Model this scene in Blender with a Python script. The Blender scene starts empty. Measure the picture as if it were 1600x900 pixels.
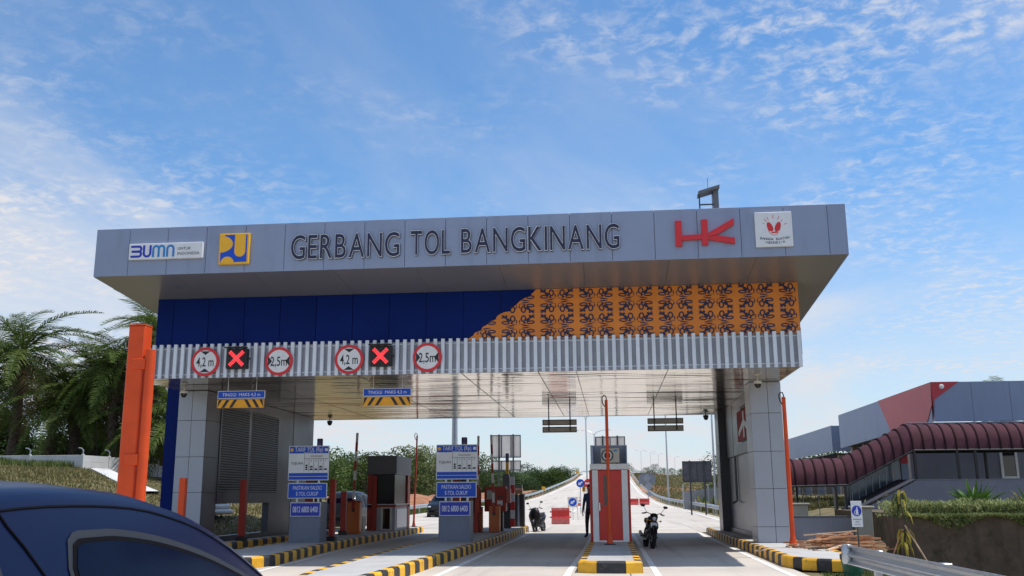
import bpy, bmesh, math, random
from math import sin, cos, pi, radians as rad, sqrt
from mathutils import Vector, Matrix
import numpy as np
S = bpy.context.scene
COL = S.collection
R = random.Random(7)

# ------------------------------------------------------------------ camera
H = 1.6
F_PX, YAW, PITCH, ROLL = 1496.8, 0.1, 0.2144, -0.0063
fwd = Vector((-sin(YAW) * cos(PITCH), cos(YAW) * cos(PITCH), sin(PITCH)))
rgt = Vector((cos(YAW), sin(YAW), 0))
up = rgt.cross(fwd)
r2 = cos(ROLL) * rgt + sin(ROLL) * up
u2 = -sin(ROLL) * rgt + cos(ROLL) * up
cd = bpy.data.cameras.new('camera')
cam = bpy.data.objects.new('camera', cd)
COL.objects.link(cam)
m3 = Matrix((r2, u2, -fwd)).transposed()
cam.matrix_world = Matrix.Translation((0, 0, H)) @ m3.to_4x4()
cd.sensor_width = 36
cd.lens = 36 * F_PX / 1600
cd.clip_end = 3000
cd.clip_start = 0.05
S.camera = cam

# ------------------------------------------------------------------ light
SUN = Vector((0.40, 0.04, 1.0)).normalized()
W = bpy.data.worlds.new('World')
S.world = W
W.use_nodes = True
nt = W.node_tree
nt.nodes.clear()
def N(t, **k):
    n = nt.nodes.new(t)
    for a, b in k.items():
        setattr(n, a, b)
    return n
L = nt.links.new
sky = N('ShaderNodeTexSky', sky_type='NISHITA', sun_disc=False)
sky.sun_elevation = math.asin(SUN.z)
sky.sun_rotation = math.atan2(SUN.x, SUN.y)
sky.air_density = 1.0
sky.dust_density = 0.3
sky.ozone_density = 1.5
tc = N('ShaderNodeTexCoord')
sep = N('ShaderNodeSeparateXYZ')
L(tc.outputs['Generated'], sep.inputs[0])
# direction -> point on a high flat cloud deck
zc = N('ShaderNodeMath', operation='MAXIMUM'); zc.inputs[1].default_value = 0.0
L(sep.outputs[2], zc.inputs[0])
za = N('ShaderNodeMath', operation='ADD'); za.inputs[1].default_value = 0.10
L(zc.outputs[0], za.inputs[0])
dx = N('ShaderNodeMath', operation='DIVIDE'); L(sep.outputs[0], dx.inputs[0]); L(za.outputs[0], dx.inputs[1])
dy = N('ShaderNodeMath', operation='DIVIDE'); L(sep.outputs[1], dy.inputs[0]); L(za.outputs[0], dy.inputs[1])
cmb = N('ShaderNodeCombineXYZ'); L(dx.outputs[0], cmb.inputs[0]); L(dy.outputs[0], cmb.inputs[1])
def cloud(scale, detail, rough, dist, lo, hi, sx=1, sy=1, off=(0, 0, 0), rot=0):
    mp = N('ShaderNodeMapping')
    mp.inputs['Scale'].default_value = (sx, sy, 1)
    mp.inputs['Location'].default_value = off
    mp.inputs['Rotation'].default_value = (0, 0, rot)
    L(cmb.outputs[0], mp.inputs[0])
    n = N('ShaderNodeTexNoise'); L(mp.outputs[0], n.inputs[0])
    n.inputs['Scale'].default_value = scale; n.inputs['Detail'].default_value = detail
    n.inputs['Roughness'].default_value = rough; n.inputs['Distortion'].default_value = dist
    r = N('ShaderNodeMapRange', interpolation_type='SMOOTHSTEP'); L(n.outputs[0], r.inputs[0])
    r.inputs[1].default_value = lo; r.inputs[2].default_value = hi
    return r.outputs[0]
def mul(a, b):
    n = N('ShaderNodeMath', operation='MULTIPLY')
    for i, v in enumerate((a, b)):
        if isinstance(v, (int, float)): n.inputs[i].default_value = v
        else: L(v, n.inputs[i])
    return n.outputs[0]
def add(a, b):
    n = N('ShaderNodeMath', operation='ADD', use_clamp=True)
    for i, v in enumerate((a, b)):
        if isinstance(v, (int, float)): n.inputs[i].default_value = v
        else: L(v, n.inputs[i])
    return n.outputs[0]
veil = cloud(0.5, 6, 0.55, 0.5, 0.36, 0.80, 1.0, 0.6, (2.2, 1.7, 0), 0.5)
wisps = cloud(0.8, 10, 0.58, 0.7, 0.40, 0.84, 1.0, 0.45, (10.2, 4.5, 0), 1.2)
puffs = mul(cloud(20.0, 6, 0.62, 0.35, 0.40, 0.72, 1.0, 1.0, (0.4, 0.9, 0), 0.35), cloud(0.8, 5, 0.6, 0.4, 0.42, 0.70, 1, 1, (1.2, 2.6, 0)))
cl = add(add(mul(veil, 0.22), mul(wisps, 0.85)), mul(puffs, 0.72))
# thicker white air low over the horizon
hz = N('ShaderNodeMapRange', interpolation_type='SMOOTHSTEP'); L(zc.outputs[0], hz.inputs[0])
hz.inputs[1].default_value = 0.34; hz.inputs[2].default_value = 0.0
hz.inputs[3].default_value = 0.0; hz.inputs[4].default_value = 0.60
cl = add(cl, hz.outputs[0])
mixc = N('ShaderNodeMix', data_type='RGBA')
L(cl, mixc.inputs[0]); 
tint = N('ShaderNodeMix', data_type='RGBA', blend_type='MULTIPLY'); tint.inputs[0].default_value = 1
L(sky.outputs[0], tint.inputs[6]); tint.inputs[7].default_value = (0.60, 0.91, 1.12, 1)
L(tint.outputs[2], mixc.inputs[6])
mixc.inputs[7].default_value = (5.05, 5.1, 5.35, 1)
bg = N('ShaderNodeBackground'); L(mixc.outputs[2], bg.inputs[0]); bg.inputs[1].default_value = 0.128
wo = N('ShaderNodeOutputWorld'); L(bg.outputs[0], wo.inputs[0])

sl = bpy.data.lights.new('sun', 'SUN')
sl.energy = 3.6
sl.angle = rad(0.53)
sl.color = (1.0, 0.95, 0.88)
so = bpy.data.objects.new('sun', sl)
so.rotation_euler = SUN.to_track_quat('Z', 'Y').to_euler()
so.location = (0, 0, 40)
COL.objects.link(so)
S.view_settings.view_transform = 'Standard'
S.view_settings.look = 'None'
S.view_settings.gamma = 1
S.view_settings.exposure = 0.25
S.view_settings.use_curve_mapping = False
S.cycles.use_denoising = True
S.cycles.max_bounces = 8
S.cycles.transparent_max_bounces = 12

# ------------------------------------------------------------------ materials
MATS = {}
def mat(name, col, rough=0.5, metal=0.0, var=0.12, scale=3.0, bump=0.0, bscale=40.0, coat=0.0, spec=0.5,
        col2=None, lo=0.35, hi=0.65, trans=0.0, emit=None, estr=0.0, stretch=(1, 1, 1), rvar=0.0, rnd=0.0, wear=None, streak=0.0, lanes=0.0):
    if name in MATS: return MATS[name]
    m = bpy.data.materials.new(name); m.use_nodes = True
    t = m.node_tree; b = t.nodes['Principled BSDF']; l = t.links.new
    b.inputs['Roughness'].default_value = rough; b.inputs['Metallic'].default_value = metal
    b.inputs['Coat Weight'].default_value = coat; b.inputs['Coat Roughness'].default_value = 0.06
    b.inputs['Specular IOR Level'].default_value = spec
    b.inputs['Transmission Weight'].default_value = trans
    if emit:
        b.inputs['Emission Color'].default_value = (*emit, 1); b.inputs['Emission Strength'].default_value = estr
    tcn = t.nodes.new('ShaderNodeTexCoord'); mp = t.nodes.new('ShaderNodeMapping')
    mp.inputs['Scale'].default_value = stretch
    oi = t.nodes.new('ShaderNodeObjectInfo')
    l(tcn.outputs['Object'], mp.inputs[0]); l(oi.outputs['Random'], mp.inputs['Location'])
    n = t.nodes.new('ShaderNodeTexNoise'); n.inputs['Scale'].default_value = scale
    n.inputs['Detail'].default_value = 6; n.inputs['Roughness'].default_value = 0.6
    l(mp.outputs[0], n.inputs[0])
    cr = t.nodes.new('ShaderNodeValToRGB'); l(n.outputs[0], cr.inputs[0])
    c2 = col2 or tuple(min(1, c * (1 + var)) for c in col)
    c1 = col if col2 else tuple(c * (1 - var) for c in col)
    cr.color_ramp.elements[0].position = lo; cr.color_ramp.elements[0].color = (*c1, 1)
    cr.color_ramp.elements[1].position = hi; cr.color_ramp.elements[1].color = (*c2, 1)
    out = cr.outputs[0]
    if rnd:
        hs = t.nodes.new('ShaderNodeHueSaturation'); l(out, hs.inputs['Color'])
        mr = t.nodes.new('ShaderNodeMapRange'); l(oi.outputs['Random'], mr.inputs[0])
        mr.inputs[3].default_value = 1 - rnd; mr.inputs[4].default_value = 1 + rnd
        l(mr.outputs[0], hs.inputs['Value']); out = hs.outputs[0]
    def wnoise(sc, st, det=6, rg=.6):
        ge = t.nodes.new('ShaderNodeNewGeometry'); m2 = t.nodes.new('ShaderNodeMapping'); m2.inputs['Scale'].default_value = st
        l(ge.outputs['Position'], m2.inputs[0]); nn = t.nodes.new('ShaderNodeTexNoise'); nn.inputs['Scale'].default_value = sc
        nn.inputs['Detail'].default_value = det; nn.inputs['Roughness'].default_value = rg; l(m2.outputs[0], nn.inputs[0]); return nn.outputs[0]
    def mixin(o_, c_, fac_src, lo_, hi_, amt):
        mr = t.nodes.new('ShaderNodeMapRange'); mr.interpolation_type = 'SMOOTHSTEP'; l(fac_src, mr.inputs[0]); mr.inputs[1].default_value = lo_; mr.inputs[2].default_value = hi_; mr.inputs[4].default_value = amt
        mx = t.nodes.new('ShaderNodeMix'); mx.data_type = 'RGBA'; l(mr.outputs[0], mx.inputs[0]); l(o_, mx.inputs[6]); mx.inputs[7].default_value = (*c_, 1); return mx.outputs[2]
    if streak: out = mixin(out, tuple(c * .55 for c in col), wnoise(2.6, (1, 1, .12)), .48, .8, streak)
    if lanes:
        out = mixin(out, tuple(c * .45 for c in col), wnoise(1.3, (1, .035, 1), 4), .5, .74, lanes)          # tyre-darkened strips along the lanes
        out = mixin(out, tuple(c * .35 for c in col), wnoise(.9, (1, 1, 1), 8, .7), .60, .74, lanes * .8)    # stains and patches
        out = mixin(out, tuple(min(1, c * 1.25) for c in col), wnoise(6, (1, 1, 1), 8, .7), .58, .75, .5)
    if wear: out = mixin(out, wear[0], wnoise(wear[1], (1, 1, 1), 8, .72), wear[2], wear[3], wear[4])
    l(out, b.inputs['Base Color'])
    if rvar:
        mr = t.nodes.new('ShaderNodeMapRange'); l(n.outputs[0], mr.inputs[0])
        mr.inputs[1].default_value = .3; mr.inputs[2].default_value = .7
        mr.inputs[3].default_value = max(0.02, rough - rvar); mr.inputs[4].default_value = rough + rvar
        l(mr.outputs[0], b.inputs['Roughness'])
    if bump:
        n2 = t.nodes.new('ShaderNodeTexNoise'); n2.inputs['Scale'].default_value = bscale; n2.inputs['Detail'].default_value = 4
        l(mp.outputs[0], n2.inputs[0])
        bp = t.nodes.new('ShaderNodeBump'); bp.inputs['Strength'].default_value = bump; bp.inputs['Distance'].default_value = 0.02
        l(n2.outputs[0], bp.inputs['Height']); l(bp.outputs[0], b.inputs['Normal'])
    MATS[name] = m
    return m
ALU = mat('aluminium_panel', (.27, .32, .445), .42, .2, .04, .7, rvar=.05, rnd=.02, streak=.35)
ALU_SOF = mat('soffit_panel', (.25, .25, .265), .3, .35, .03, .5, rvar=.03)
PILLAR = mat('pillar_panel', (.38, .41, .47), .36, .2, .03, .6, rvar=.05, rnd=.012)
NAVY = mat('navy_panel', (.001, .014, .13), .55, 0, .06, .8, spec=.12, rnd=.03)
ORANGE = mat('orange_screen', (.70, .22, .022), .5, 0, .08, 1.5)
NAVYCUT = mat('navy_cutout', (.012, .016, .06), .5, 0, .1, 3)
FIN = mat('louvre_fin', (.68, .73, .80), .4, .15, .05, 2, rnd=.05)
FINBACK = mat('louvre_back', (.34, .36, .41), .5, .2, .08, 2)
CEIL = mat('ceiling_metal', (.76, .68, .56), .10, .85, .05, 1.2, bump=.35, bscale=2.2, stretch=(.5, 1.5, 1), rvar=.03)
SLATD = mat('dark_louvre', (.14, .147, .165), .45, .3, .1, 2)
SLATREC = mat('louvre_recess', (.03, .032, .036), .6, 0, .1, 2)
STEEL = mat('dark_steel', (.06, .065, .075), .45, .3, .15, 4)
GALV = mat('galvanised_steel', (.50, .53, .56), .38, .7, .1, 5, rvar=.1)
CONC = mat('road_concrete', (.53, .48, .42), .85, 0, .1, .35, bump=.12, bscale=30, rnd=.035, lanes=.45)
CONC2 = mat('island_concrete', (.46, .455, .445), .85, 0, .1, .9, bump=.12, bscale=30, lanes=.3)
JOINT = mat('joint_dark', (.10, .09, .08), .95, 0, .2, 2)
YEL = mat('curb_yellow', (.80, .42, .02), .6, 0, .14, 3.5, bump=.08, bscale=25, rnd=.1, wear=((.22, .17, .10), 5.5, .56, .68, .8))
BLK = mat('curb_black', (.028, .028, .032), .65, 0, .25, 3.5, bump=.08, bscale=25, rnd=.15, wear=((.16, .155, .15), 5.5, .56, .70, .7))
WHITE = mat('white_paint', (.78, .78, .76), .55, 0, .06, 4)
LINE = mat('lane_white', (.74, .74, .72), .7, 0, .12, 3, lo=.3, hi=.5, wear=((.42, .39, .36), 7, .54, .66, .8))
ORP = mat('orange_paint', (.66, .070, .009), .45, 0, .08, 2.5, coat=.05, spec=.35, streak=.25, wear=((.45, .10, .04), 9, .62, .72, .7))
REDP = mat('dark_red_paint', (.40, .034, .018), .5, 0, .12, 3, wear=((.12, .05, .04), 8, .58, .70, .7))
REDB = mat('booth_red', (.62, .030, .016), .42, 0, .07, 2, coat=.08, streak=.2)
BLUE = mat('sign_blue', (.012, .085, .56), .45, 0, .05, 3, spec=.3)
BLUE2 = mat('banner_blue', (.014, .035, .42), .45, 0, .06, 3)
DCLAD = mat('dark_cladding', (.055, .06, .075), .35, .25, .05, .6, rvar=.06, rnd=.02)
SIGNW = mat('sign_white', (.74, .76, .78), .4, 0, .04, 4)
SIGNR = mat('sign_red', (.66, .022, .03), .4, 0, .05, 4)
BLACK = mat('black_plastic', (.015, .015, .017), .45, 0, .2, 5)
SEAM = mat('seam_dark', (.003, .003, .005), .8, 0, .2, 8, spec=.1)
RUB = mat('rubber', (.02, .02, .022), .85, 0, .2, 8)
CAB = mat('cabinet_grey', (.16, .185, .245), .5, .1, .07, 1.5, streak=.3)
GREYB = mat('kiosk_grey', (.16, .165, .18), .5, 0, .07, 1.5)
GLASSD = mat('dark_glass', (.012, .014, .018), .06, 0, .2, 2, coat=.5)
BEIGE = mat('sign_back', (.80, .75, .68), .6, 0, .06, 2)
SIGNRD = mat('deep_red_panel', (.36, .008, .016), .6, 0, .06, 2, spec=.1)
SIGNYEL = mat('sign_amber', (.85, .45, .02), .45, 0, .06, 3)
CHROME = mat('chrome', (.75, .76, .78), .15, .95, .05, 4)
WALLG = mat('rendered_grey_wall', (.19, .20, .245), .75, 0, .08, .8, bump=.1, bscale=20, streak=.5)
WALLB = mat('office_panel', (.24, .295, .42), .45, .1, .05, .5, rvar=.05, rnd=.02, streak=.35)
OFFRED = mat('office_red', (.50, .035, .05), .4, .1, .06, 1)
TAN = mat('tan_column', (.34, .28, .22), .75, 0, .1, 1)
KGLASS = mat('kiosk_glass', (.008, .009, .011), .22, 0, .2, 2, spec=.2)
MAROON = mat('maroon_roof', (.088, .037, .046), .85, 0, .2, 2.2, spec=.1, rvar=.1, bump=.1, bscale=12)
MAROOND = mat('maroon_rib', (.03, .013, .016), .85, 0, .15, 3, spec=.1)
STONE = mat('stained_stone', (.085, .062, .045), .95, 0, .3, 2.2, bump=.7, bscale=7, col2=(.15, .112, .085), lo=.3, hi=.72, spec=.2, streak=.7, wear=((.035, .04, .022), 1.6, .52, .68, .7))
CREAM = mat('cream_pillar', (.36, .35, .30), .75, 0, .08, 2)
WOOD = mat('raw_timber', (.45, .23, .12), .8, 0, .25, 5, stretch=(1, 1, 1), rnd=.25)
WOODE = mat('pale_timber', (.62, .44, .28), .8, 0, .2, 6, rnd=.2)
WALLW = mat('white_precast', (.62, .62, .60), .8, 0, .1, 1.2, bump=.08, bscale=18, rnd=.05)
GREENBAG = mat('green_plastic', (.012, .105, .06), .35, 0, .2, 6, bump=.3, bscale=14)
SKIN = mat('skin', (.32, .17, .10), .55, 0, .08, 10)
SHIRT = mat('navy_shirt', (.028, .045, .12), .85, 0, .2, 10, bump=.2, bscale=20)
TROUS = mat('dark_trousers', (.012, .013, .02), .85, 0, .2, 10, bump=.2, bscale=20)
HAIR = mat('black_hair', (.008, .007, .006), .6, 0, .2, 20)
BARK = mat('bark', (.085, .065, .048), .95, 0, .3, 6, bump=.8, bscale=14, stretch=(1, 1, .4))
PALMBARK = mat('palm_bark', (.075, .055, .038), .95, 0, .4, 6, bump=.9, bscale=10)
def leafmat(name, c1, c2, rnd=.2, tr=.25):
    if name in MATS: return MATS[name]
    m = mat(name, c1, .6, 0, .2, 1.7, spec=.18, col2=c2, lo=.35, hi=.65, rnd=rnd)
    t = m.node_tree; b = t.nodes['Principled BSDF']; o = [n for n in t.nodes if n.type == 'OUTPUT_MATERIAL'][0]
    tb = t.nodes.new('ShaderNodeBsdfTranslucent'); mx = t.nodes.new('ShaderNodeMixShader')
    src = b.inputs['Base Color'].links[0].from_socket
    t.links.new(src, tb.inputs[0]); mx.inputs[0].default_value = tr
    t.links.new(b.outputs[0], mx.inputs[1]); t.links.new(tb.outputs[0], mx.inputs[2]); t.links.new(mx.outputs[0], o.inputs[0])
    return m
LEAF1 = leafmat('leaf_mid', (.045, .085, .02), (.115, .165, .042))
LEAF2 = leafmat('leaf_dark', (.028, .060, .018), (.07, .115, .036))
LEAF3 = leafmat('leaf_pale', (.075, .10, .035), (.14, .16, .06))
FROND = leafmat('palm_frond', (.040, .074, .012), (.125, .165, .034), .35)
FRONDD = leafmat('dry_frond', (.12, .08, .035), (.22, .16, .07), .2)
LEAFY = leafmat('leaf_yellow', (.30, .24, .03), (.45, .38, .06), .15)
LEAFB = leafmat('leaf_bright', (.05, .12, .02), (.12, .22, .05), .15)
GCOVER = leafmat('ground_cover_leaf', (.17, .22, .075), (.34, .37, .17), .1)
GRASSM = leafmat('grass_blade', (.10, .11, .035), (.24, .20, .085), .1)
GRASSG = leafmat('grass_green', (.06, .10, .025), (.16, .19, .06), .1)

# ------------------------------------------------------------------ mesh builder
class MB:
    def __init__(s):
        s.v = []; s.f = []; s.mi = []; s.cur = 0; s.M = None
    def m(s, i): s.cur = i; return s
    def add(s, vs, fs):
        o = len(s.v)
        if s.M is not None: vs = [tuple(s.M @ Vector(p)) for p in vs]
        s.v.extend(tuple(p) for p in vs)
        for f in fs:
            s.f.append(tuple(i + o for i in f)); s.mi.append(s.cur)
        return s
    def box(s, x0, x1, y0, y1, z0, z1, bev=0.0):
        if bev <= 0:
            vs = [(x, y, z) for x in (x0, x1) for y in (y0, y1) for z in (z0, z1)]
            return s.add(vs, [(0, 1, 3, 2), (4, 6, 7, 5), (0, 4, 5, 1), (2, 3, 7, 6), (0, 2, 6, 4), (1, 5, 7, 3)])
        b = min(bev, abs(x1 - x0) * .45, abs(y1 - y0) * .45, abs(z1 - z0) * .45)
        vs = []; idx = {}
        for ix in (0, 1):
            for iy in (0, 1):
                for iz in (0, 1):
                    for a in range(3):
                        x = (x0, x1)[ix]; y = (y0, y1)[iy]; z = (z0, z1)[iz]
                        sx, sy, sz = (b if ix == 0 else -b), (b if iy == 0 else -b), (b if iz == 0 else -b)
                        p = [x + sx, y + sy, z + sz]; p[a] = (x, y, z)[a]
                        idx[ix, iy, iz, a] = len(vs); vs.append(tuple(p))
        fs = []
        def q(keys):
            fs.append(tuple(idx[k] for k in keys))
        for i in (0, 1):
            for (a, o1, o2) in ((0, 1, 2), (1, 2, 0), (2, 0, 1)):
                ks = []
                for (j, k) in ((0, 0), (1, 0), (1, 1), (0, 1)):
                    c = [0, 0, 0]; c[a] = i; c[o1] = j; c[o2] = k
                    ks.append((*c, a))
                if i == 0: ks.reverse()
                q(ks)
        for (a, o1, o2) in ((0, 1, 2), (1, 2, 0), (2, 0, 1)):   # edges along axis a
            for j in (0, 1):
                for k in (0, 1):
                    c0 = [0, 0, 0]; c0[o1] = j; c0[o2] = k; c1 = list(c0); c1[a] = 1
                    q([(*c0, o1), (*c1, o1), (*c1, o2), (*c0, o2)])
        for ix in (0, 1):
            for iy in (0, 1):
                for iz in (0, 1): q([(ix, iy, iz, 0), (ix, iy, iz, 1), (ix, iy, iz, 2)])
        return s.add(vs, fs)
    def prism(s, poly, axis, a, b):
        n = len(poly)
        def P(p, t):
            return {'y': (p[0], t, p[1]), 'x': (t, p[0], p[1]), 'z': (p[0], p[1], t)}[axis]
        vs = [P(p, a) for p in poly] + [P(p, b) for p in poly]
        fs = [tuple(range(n))[::-1], tuple(range(n, 2 * n))] + [(i, (i + 1) % n, n + (i + 1) % n, n + i) for i in range(n)]
        return s.add(vs, fs)
    def tube(s, pts, r, n=8, cap=True):
        pts = [Vector(p) for p in pts]; k = len(pts)
        rs = r if isinstance(r, (list, tuple)) else [r] * k
        vs = []; prev = None
        for i, p in enumerate(pts):
            d = (pts[min(i + 1, k - 1)] - pts[max(i - 1, 0)])
            d = d.normalized() if d.length > 1e-9 else Vector((0, 0, 1))
            if prev is None:
                ref = Vector((0, 0, 1)) if abs(d.z) < .9 else Vector((1, 0, 0))
                u = d.cross(ref).normalized()
            else:
                u = (prev - d * prev.dot(d))
                u = u.normalized() if u.length > 1e-6 else d.orthogonal().normalized()
            prev = u; w = d.cross(u)
            for j in range(n):
                a = 2 * pi * j / n
                vs.append(tuple(p + (u * cos(a) + w * sin(a)) * rs[i]))
        fs = []
        for i in range(k - 1):
            for j in range(n):
                fs.append((i * n + j, i * n + (j + 1) % n, (i + 1) * n + (j + 1) % n, (i + 1) * n + j))
        if cap: fs += [tuple(range(n))[::-1], tuple(range((k - 1) * n, k * n))]
        return s.add(vs, fs)
    def lathe(s, prof, c=(0, 0, 0), n=20, axis='z'):
        vs = []; k = len(prof)
        for (r, t) in prof:
            for j in range(n):
                a = 2 * pi * j / n; x, y = r * cos(a), r * sin(a)
                p = {'z': (x, y, t), 'y': (x, t, y), 'x': (t, x, y)}[axis]
                vs.append((p[0] + c[0], p[1] + c[1], p[2] + c[2]))
        fs = [(i * n + j, i * n + (j + 1) % n, (i + 1) * n + (j + 1) % n, (i + 1) * n + j) for i in range(k - 1) for j in range(n)]
        if prof[0][0] > 1e-6: fs.append(tuple(range(n)))
        if prof[-1][0] > 1e-6: fs.append(tuple(range((k - 1) * n, k * n)))
        return s.add(vs, fs)
    def ell(s, c, r, n=12, k=8):
        return s.lathe_s([(sin(pi * i / k), -cos(pi * i / k)) for i in range(k + 1)], c, r, n)
    def lathe_s(s, prof, c, r, n):
        o = MB(); o.lathe([(max(a, 1e-7), b) for a, b in prof], (0, 0, 0), n)
        return s.add([(c[0] + p[0] * r[0], c[1] + p[1] * r[1], c[2] + p[2] * r[2]) for p in o.v], o.f)
    def stroke(s, pts, w, axis, a, b, closed=False):
        """flat ribbon of width w along a 2d polyline, extruded a..b on axis"""
        pts = [Vector(p) for p in pts]; n = len(pts); Lp = []; Rp = []
        for i, p in enumerate(pts):
            if closed: d = pts[(i + 1) % n] - pts[i - 1]
            else: d = pts[min(i + 1, n - 1)] - pts[max(i - 1, 0)]
            d = d.normalized() if d.length else Vector((1, 0)); q = Vector((-d.y, d.x)) * w / 2
            Lp.append(p + q); Rp.append(p - q)
        rng = range(n if closed else n - 1)
        def P(p, t): return {'y': (p[0], t, p[1]), 'x': (t, p[0], p[1]), 'z': (p[0], p[1], t)}[axis]
        vs = [P(p, t) for t in (a, b) for p in Lp + Rp]; m = 2 * n; fs = []
        for i in rng:
            j = (i + 1) % n
            fs += [(i, j, n + j, n + i), (m + i, m + n + i, m + n + j, m + j), (i, m + i, m + j, j), (n + i, n + j, m + n + j, m + n + i)]
        if not closed: fs += [(0, n, m + n, m), (n - 1, m + n - 1, m + 2 * n - 1, 2 * n - 1)]
        return s.add(vs, fs)
    def text(s, body, x, z, h, y, depth=.004, w=None, align='c', offset=0.0):
        """flat lettering facing -Y; x,z = centre (or left) of the line, h = cap height, w = total width"""
        vs, fs, (wx, wz) = glyphs(body, offset)
        k = h / wz; kx = (w / wx) if w else k
        x0 = x - wx * kx / 2 if align == 'c' else x
        o = [(x0 + p[0] * kx, y - (p[2] * depth), z - h / 2 + p[1] * k) for p in vs]
        return s.add(o, fs)
    def build(s, name, mats, parent=None, smooth=None, world=True, label=None, kind=None, recalc=False):
        vs = s.v
        if parent is not None and world:
            l = WL(parent); vs = [(p[0] - l[0], p[1] - l[1], p[2] - l[2]) for p in vs]
        me = bpy.data.meshes.new(name)
        me.from_pydata(vs, [], s.f)
        ms = mats if isinstance(mats, (list, tuple)) else [mats]
        for x in ms: me.materials.append(x)
        if len(ms) > 1: me.polygons.foreach_set('material_index', s.mi)
        if recalc:
            bm = bmesh.new(); bm.from_mesh(me); bmesh.ops.recalc_face_normals(bm, faces=bm.faces); bm.to_mesh(me); bm.free()
        me.update()
        if smooth:
            me.shade_smooth(); me.set_sharp_from_angle(angle=rad(smooth))
        o = bpy.data.objects.new(name, me); COL.objects.link(o)
        if parent is not None: o.parent = parent
        if label: o['label'] = label
        if kind: o['kind'] = kind
        return o
WLOC = {}
def WL(o):
    l = Vector((0, 0, 0))
    while o is not None: l = l + Vector(o.location); o = o.parent
    return l
GLY = {}
def glyphs(body, offset=0.0):
    k = (body, offset)
    if k in GLY: return GLY[k]
    c = bpy.data.curves.new('t', 'FONT'); c.body = body; c.size = 1; c.extrude = 0.5; c.offset = offset; c.resolution_u = 4
    o = bpy.data.objects.new('t', c); COL.objects.link(o)
    dg = bpy.context.evaluated_depsgraph_get(); dg.update()
    me = bpy.data.meshes.new_from_object(o.evaluated_get(dg))
    vs = [tuple(v.co) for v in me.vertices]; fs = [tuple(p.vertices) for p in me.polygons]
    bpy.data.objects.remove(o); bpy.data.curves.remove(c); bpy.data.meshes.remove(me)
    x0 = min(v[0] for v in vs); x1 = max(v[0] for v in vs)
    capc = glyphs_cap()
    y0 = 0.0
    vs = [(v[0] - x0, v[1] - y0, v[2] + .5) for v in vs]
    GLY[k] = (vs, fs, (x1 - x0, capc)); return GLY[k]
_cap = []
def glyphs_cap():
    if _cap: return _cap[0]
    c = bpy.data.curves.new('t', 'FONT'); c.body = 'H'; c.size = 1
    o = bpy.data.objects.new('t', c); COL.objects.link(o)
    dg = bpy.context.evaluated_depsgraph_get(); dg.update()
    me = bpy.data.meshes.new_from_object(o.evaluated_get(dg))
    _cap.append(max(v.co.y for v in me.vertices) - min(v.co.y for v in me.vertices))
    bpy.data.objects.remove(o); bpy.data.curves.remove(c); bpy.data.meshes.remove(me)
    return _cap[0]
def circ(cx, cz, r, n=24, a0=0, a1=2 * pi, rz=None):
    full = abs(a1 - a0 - 2 * pi) < 1e-6
    k = n if full else n + 1
    return [(cx + r * cos(a0 + (a1 - a0) * i / n), cz + (rz or r) * sin(a0 + (a1 - a0) * i / n)) for i in range(k)]
def thing(name, label, cat, loc=(0, 0, 0), rz=0, group=None):
    o = bpy.data.objects.new(name, None); COL.objects.link(o); o.empty_display_size = .2
    o.location = loc; o.rotation_euler = (0, 0, rz); o['label'] = label; o['category'] = cat
    if group: o['group'] = group
    return o
def tag(o, label, cat, group=None):
    o['label'] = label; o['category'] = cat
    if group: o['group'] = group
    return o
def kids(o): return [c for c in COL.objects if c.parent == o]
def dup(root, loc, rz=None, label=None, group=None, sc=None):
    cache = dup.cache.get(root.name)
    if cache is None:
        cache = [(c, [g for g in COL.objects if g.parent == c]) for c in COL.objects if c.parent == root]
        dup.cache[root.name] = cache
    r = root.copy(); COL.objects.link(r); r.location = loc
    if rz is not None: r.rotation_euler = (0, 0, rz)
    if sc is not None: r.scale = (sc, sc, sc) if isinstance(sc, (int, float)) else sc
    if label: r['label'] = label
    if group: r['group'] = group
    for c, gs in cache:
        d = c.copy(); COL.objects.link(d); d.parent = r
        for g in gs:
            e = g.copy(); COL.objects.link(e); e.parent = d
    return r
dup.cache = {}
def lerp(a, b, t): return a + (b - a) * t
def interp(xs, ys, x):
    if x <= xs[0]: return ys[0]
    for i in range(len(xs) - 1):
        if x <= xs[i + 1]: return lerp(ys[i], ys[i + 1], (x - xs[i]) / (xs[i + 1] - xs[i]))
    return ys[-1]
def sst(a, b, x):
    t = max(0, min(1, (x - a) / (b - a))); return t * t * (3 - 2 * t)
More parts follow.
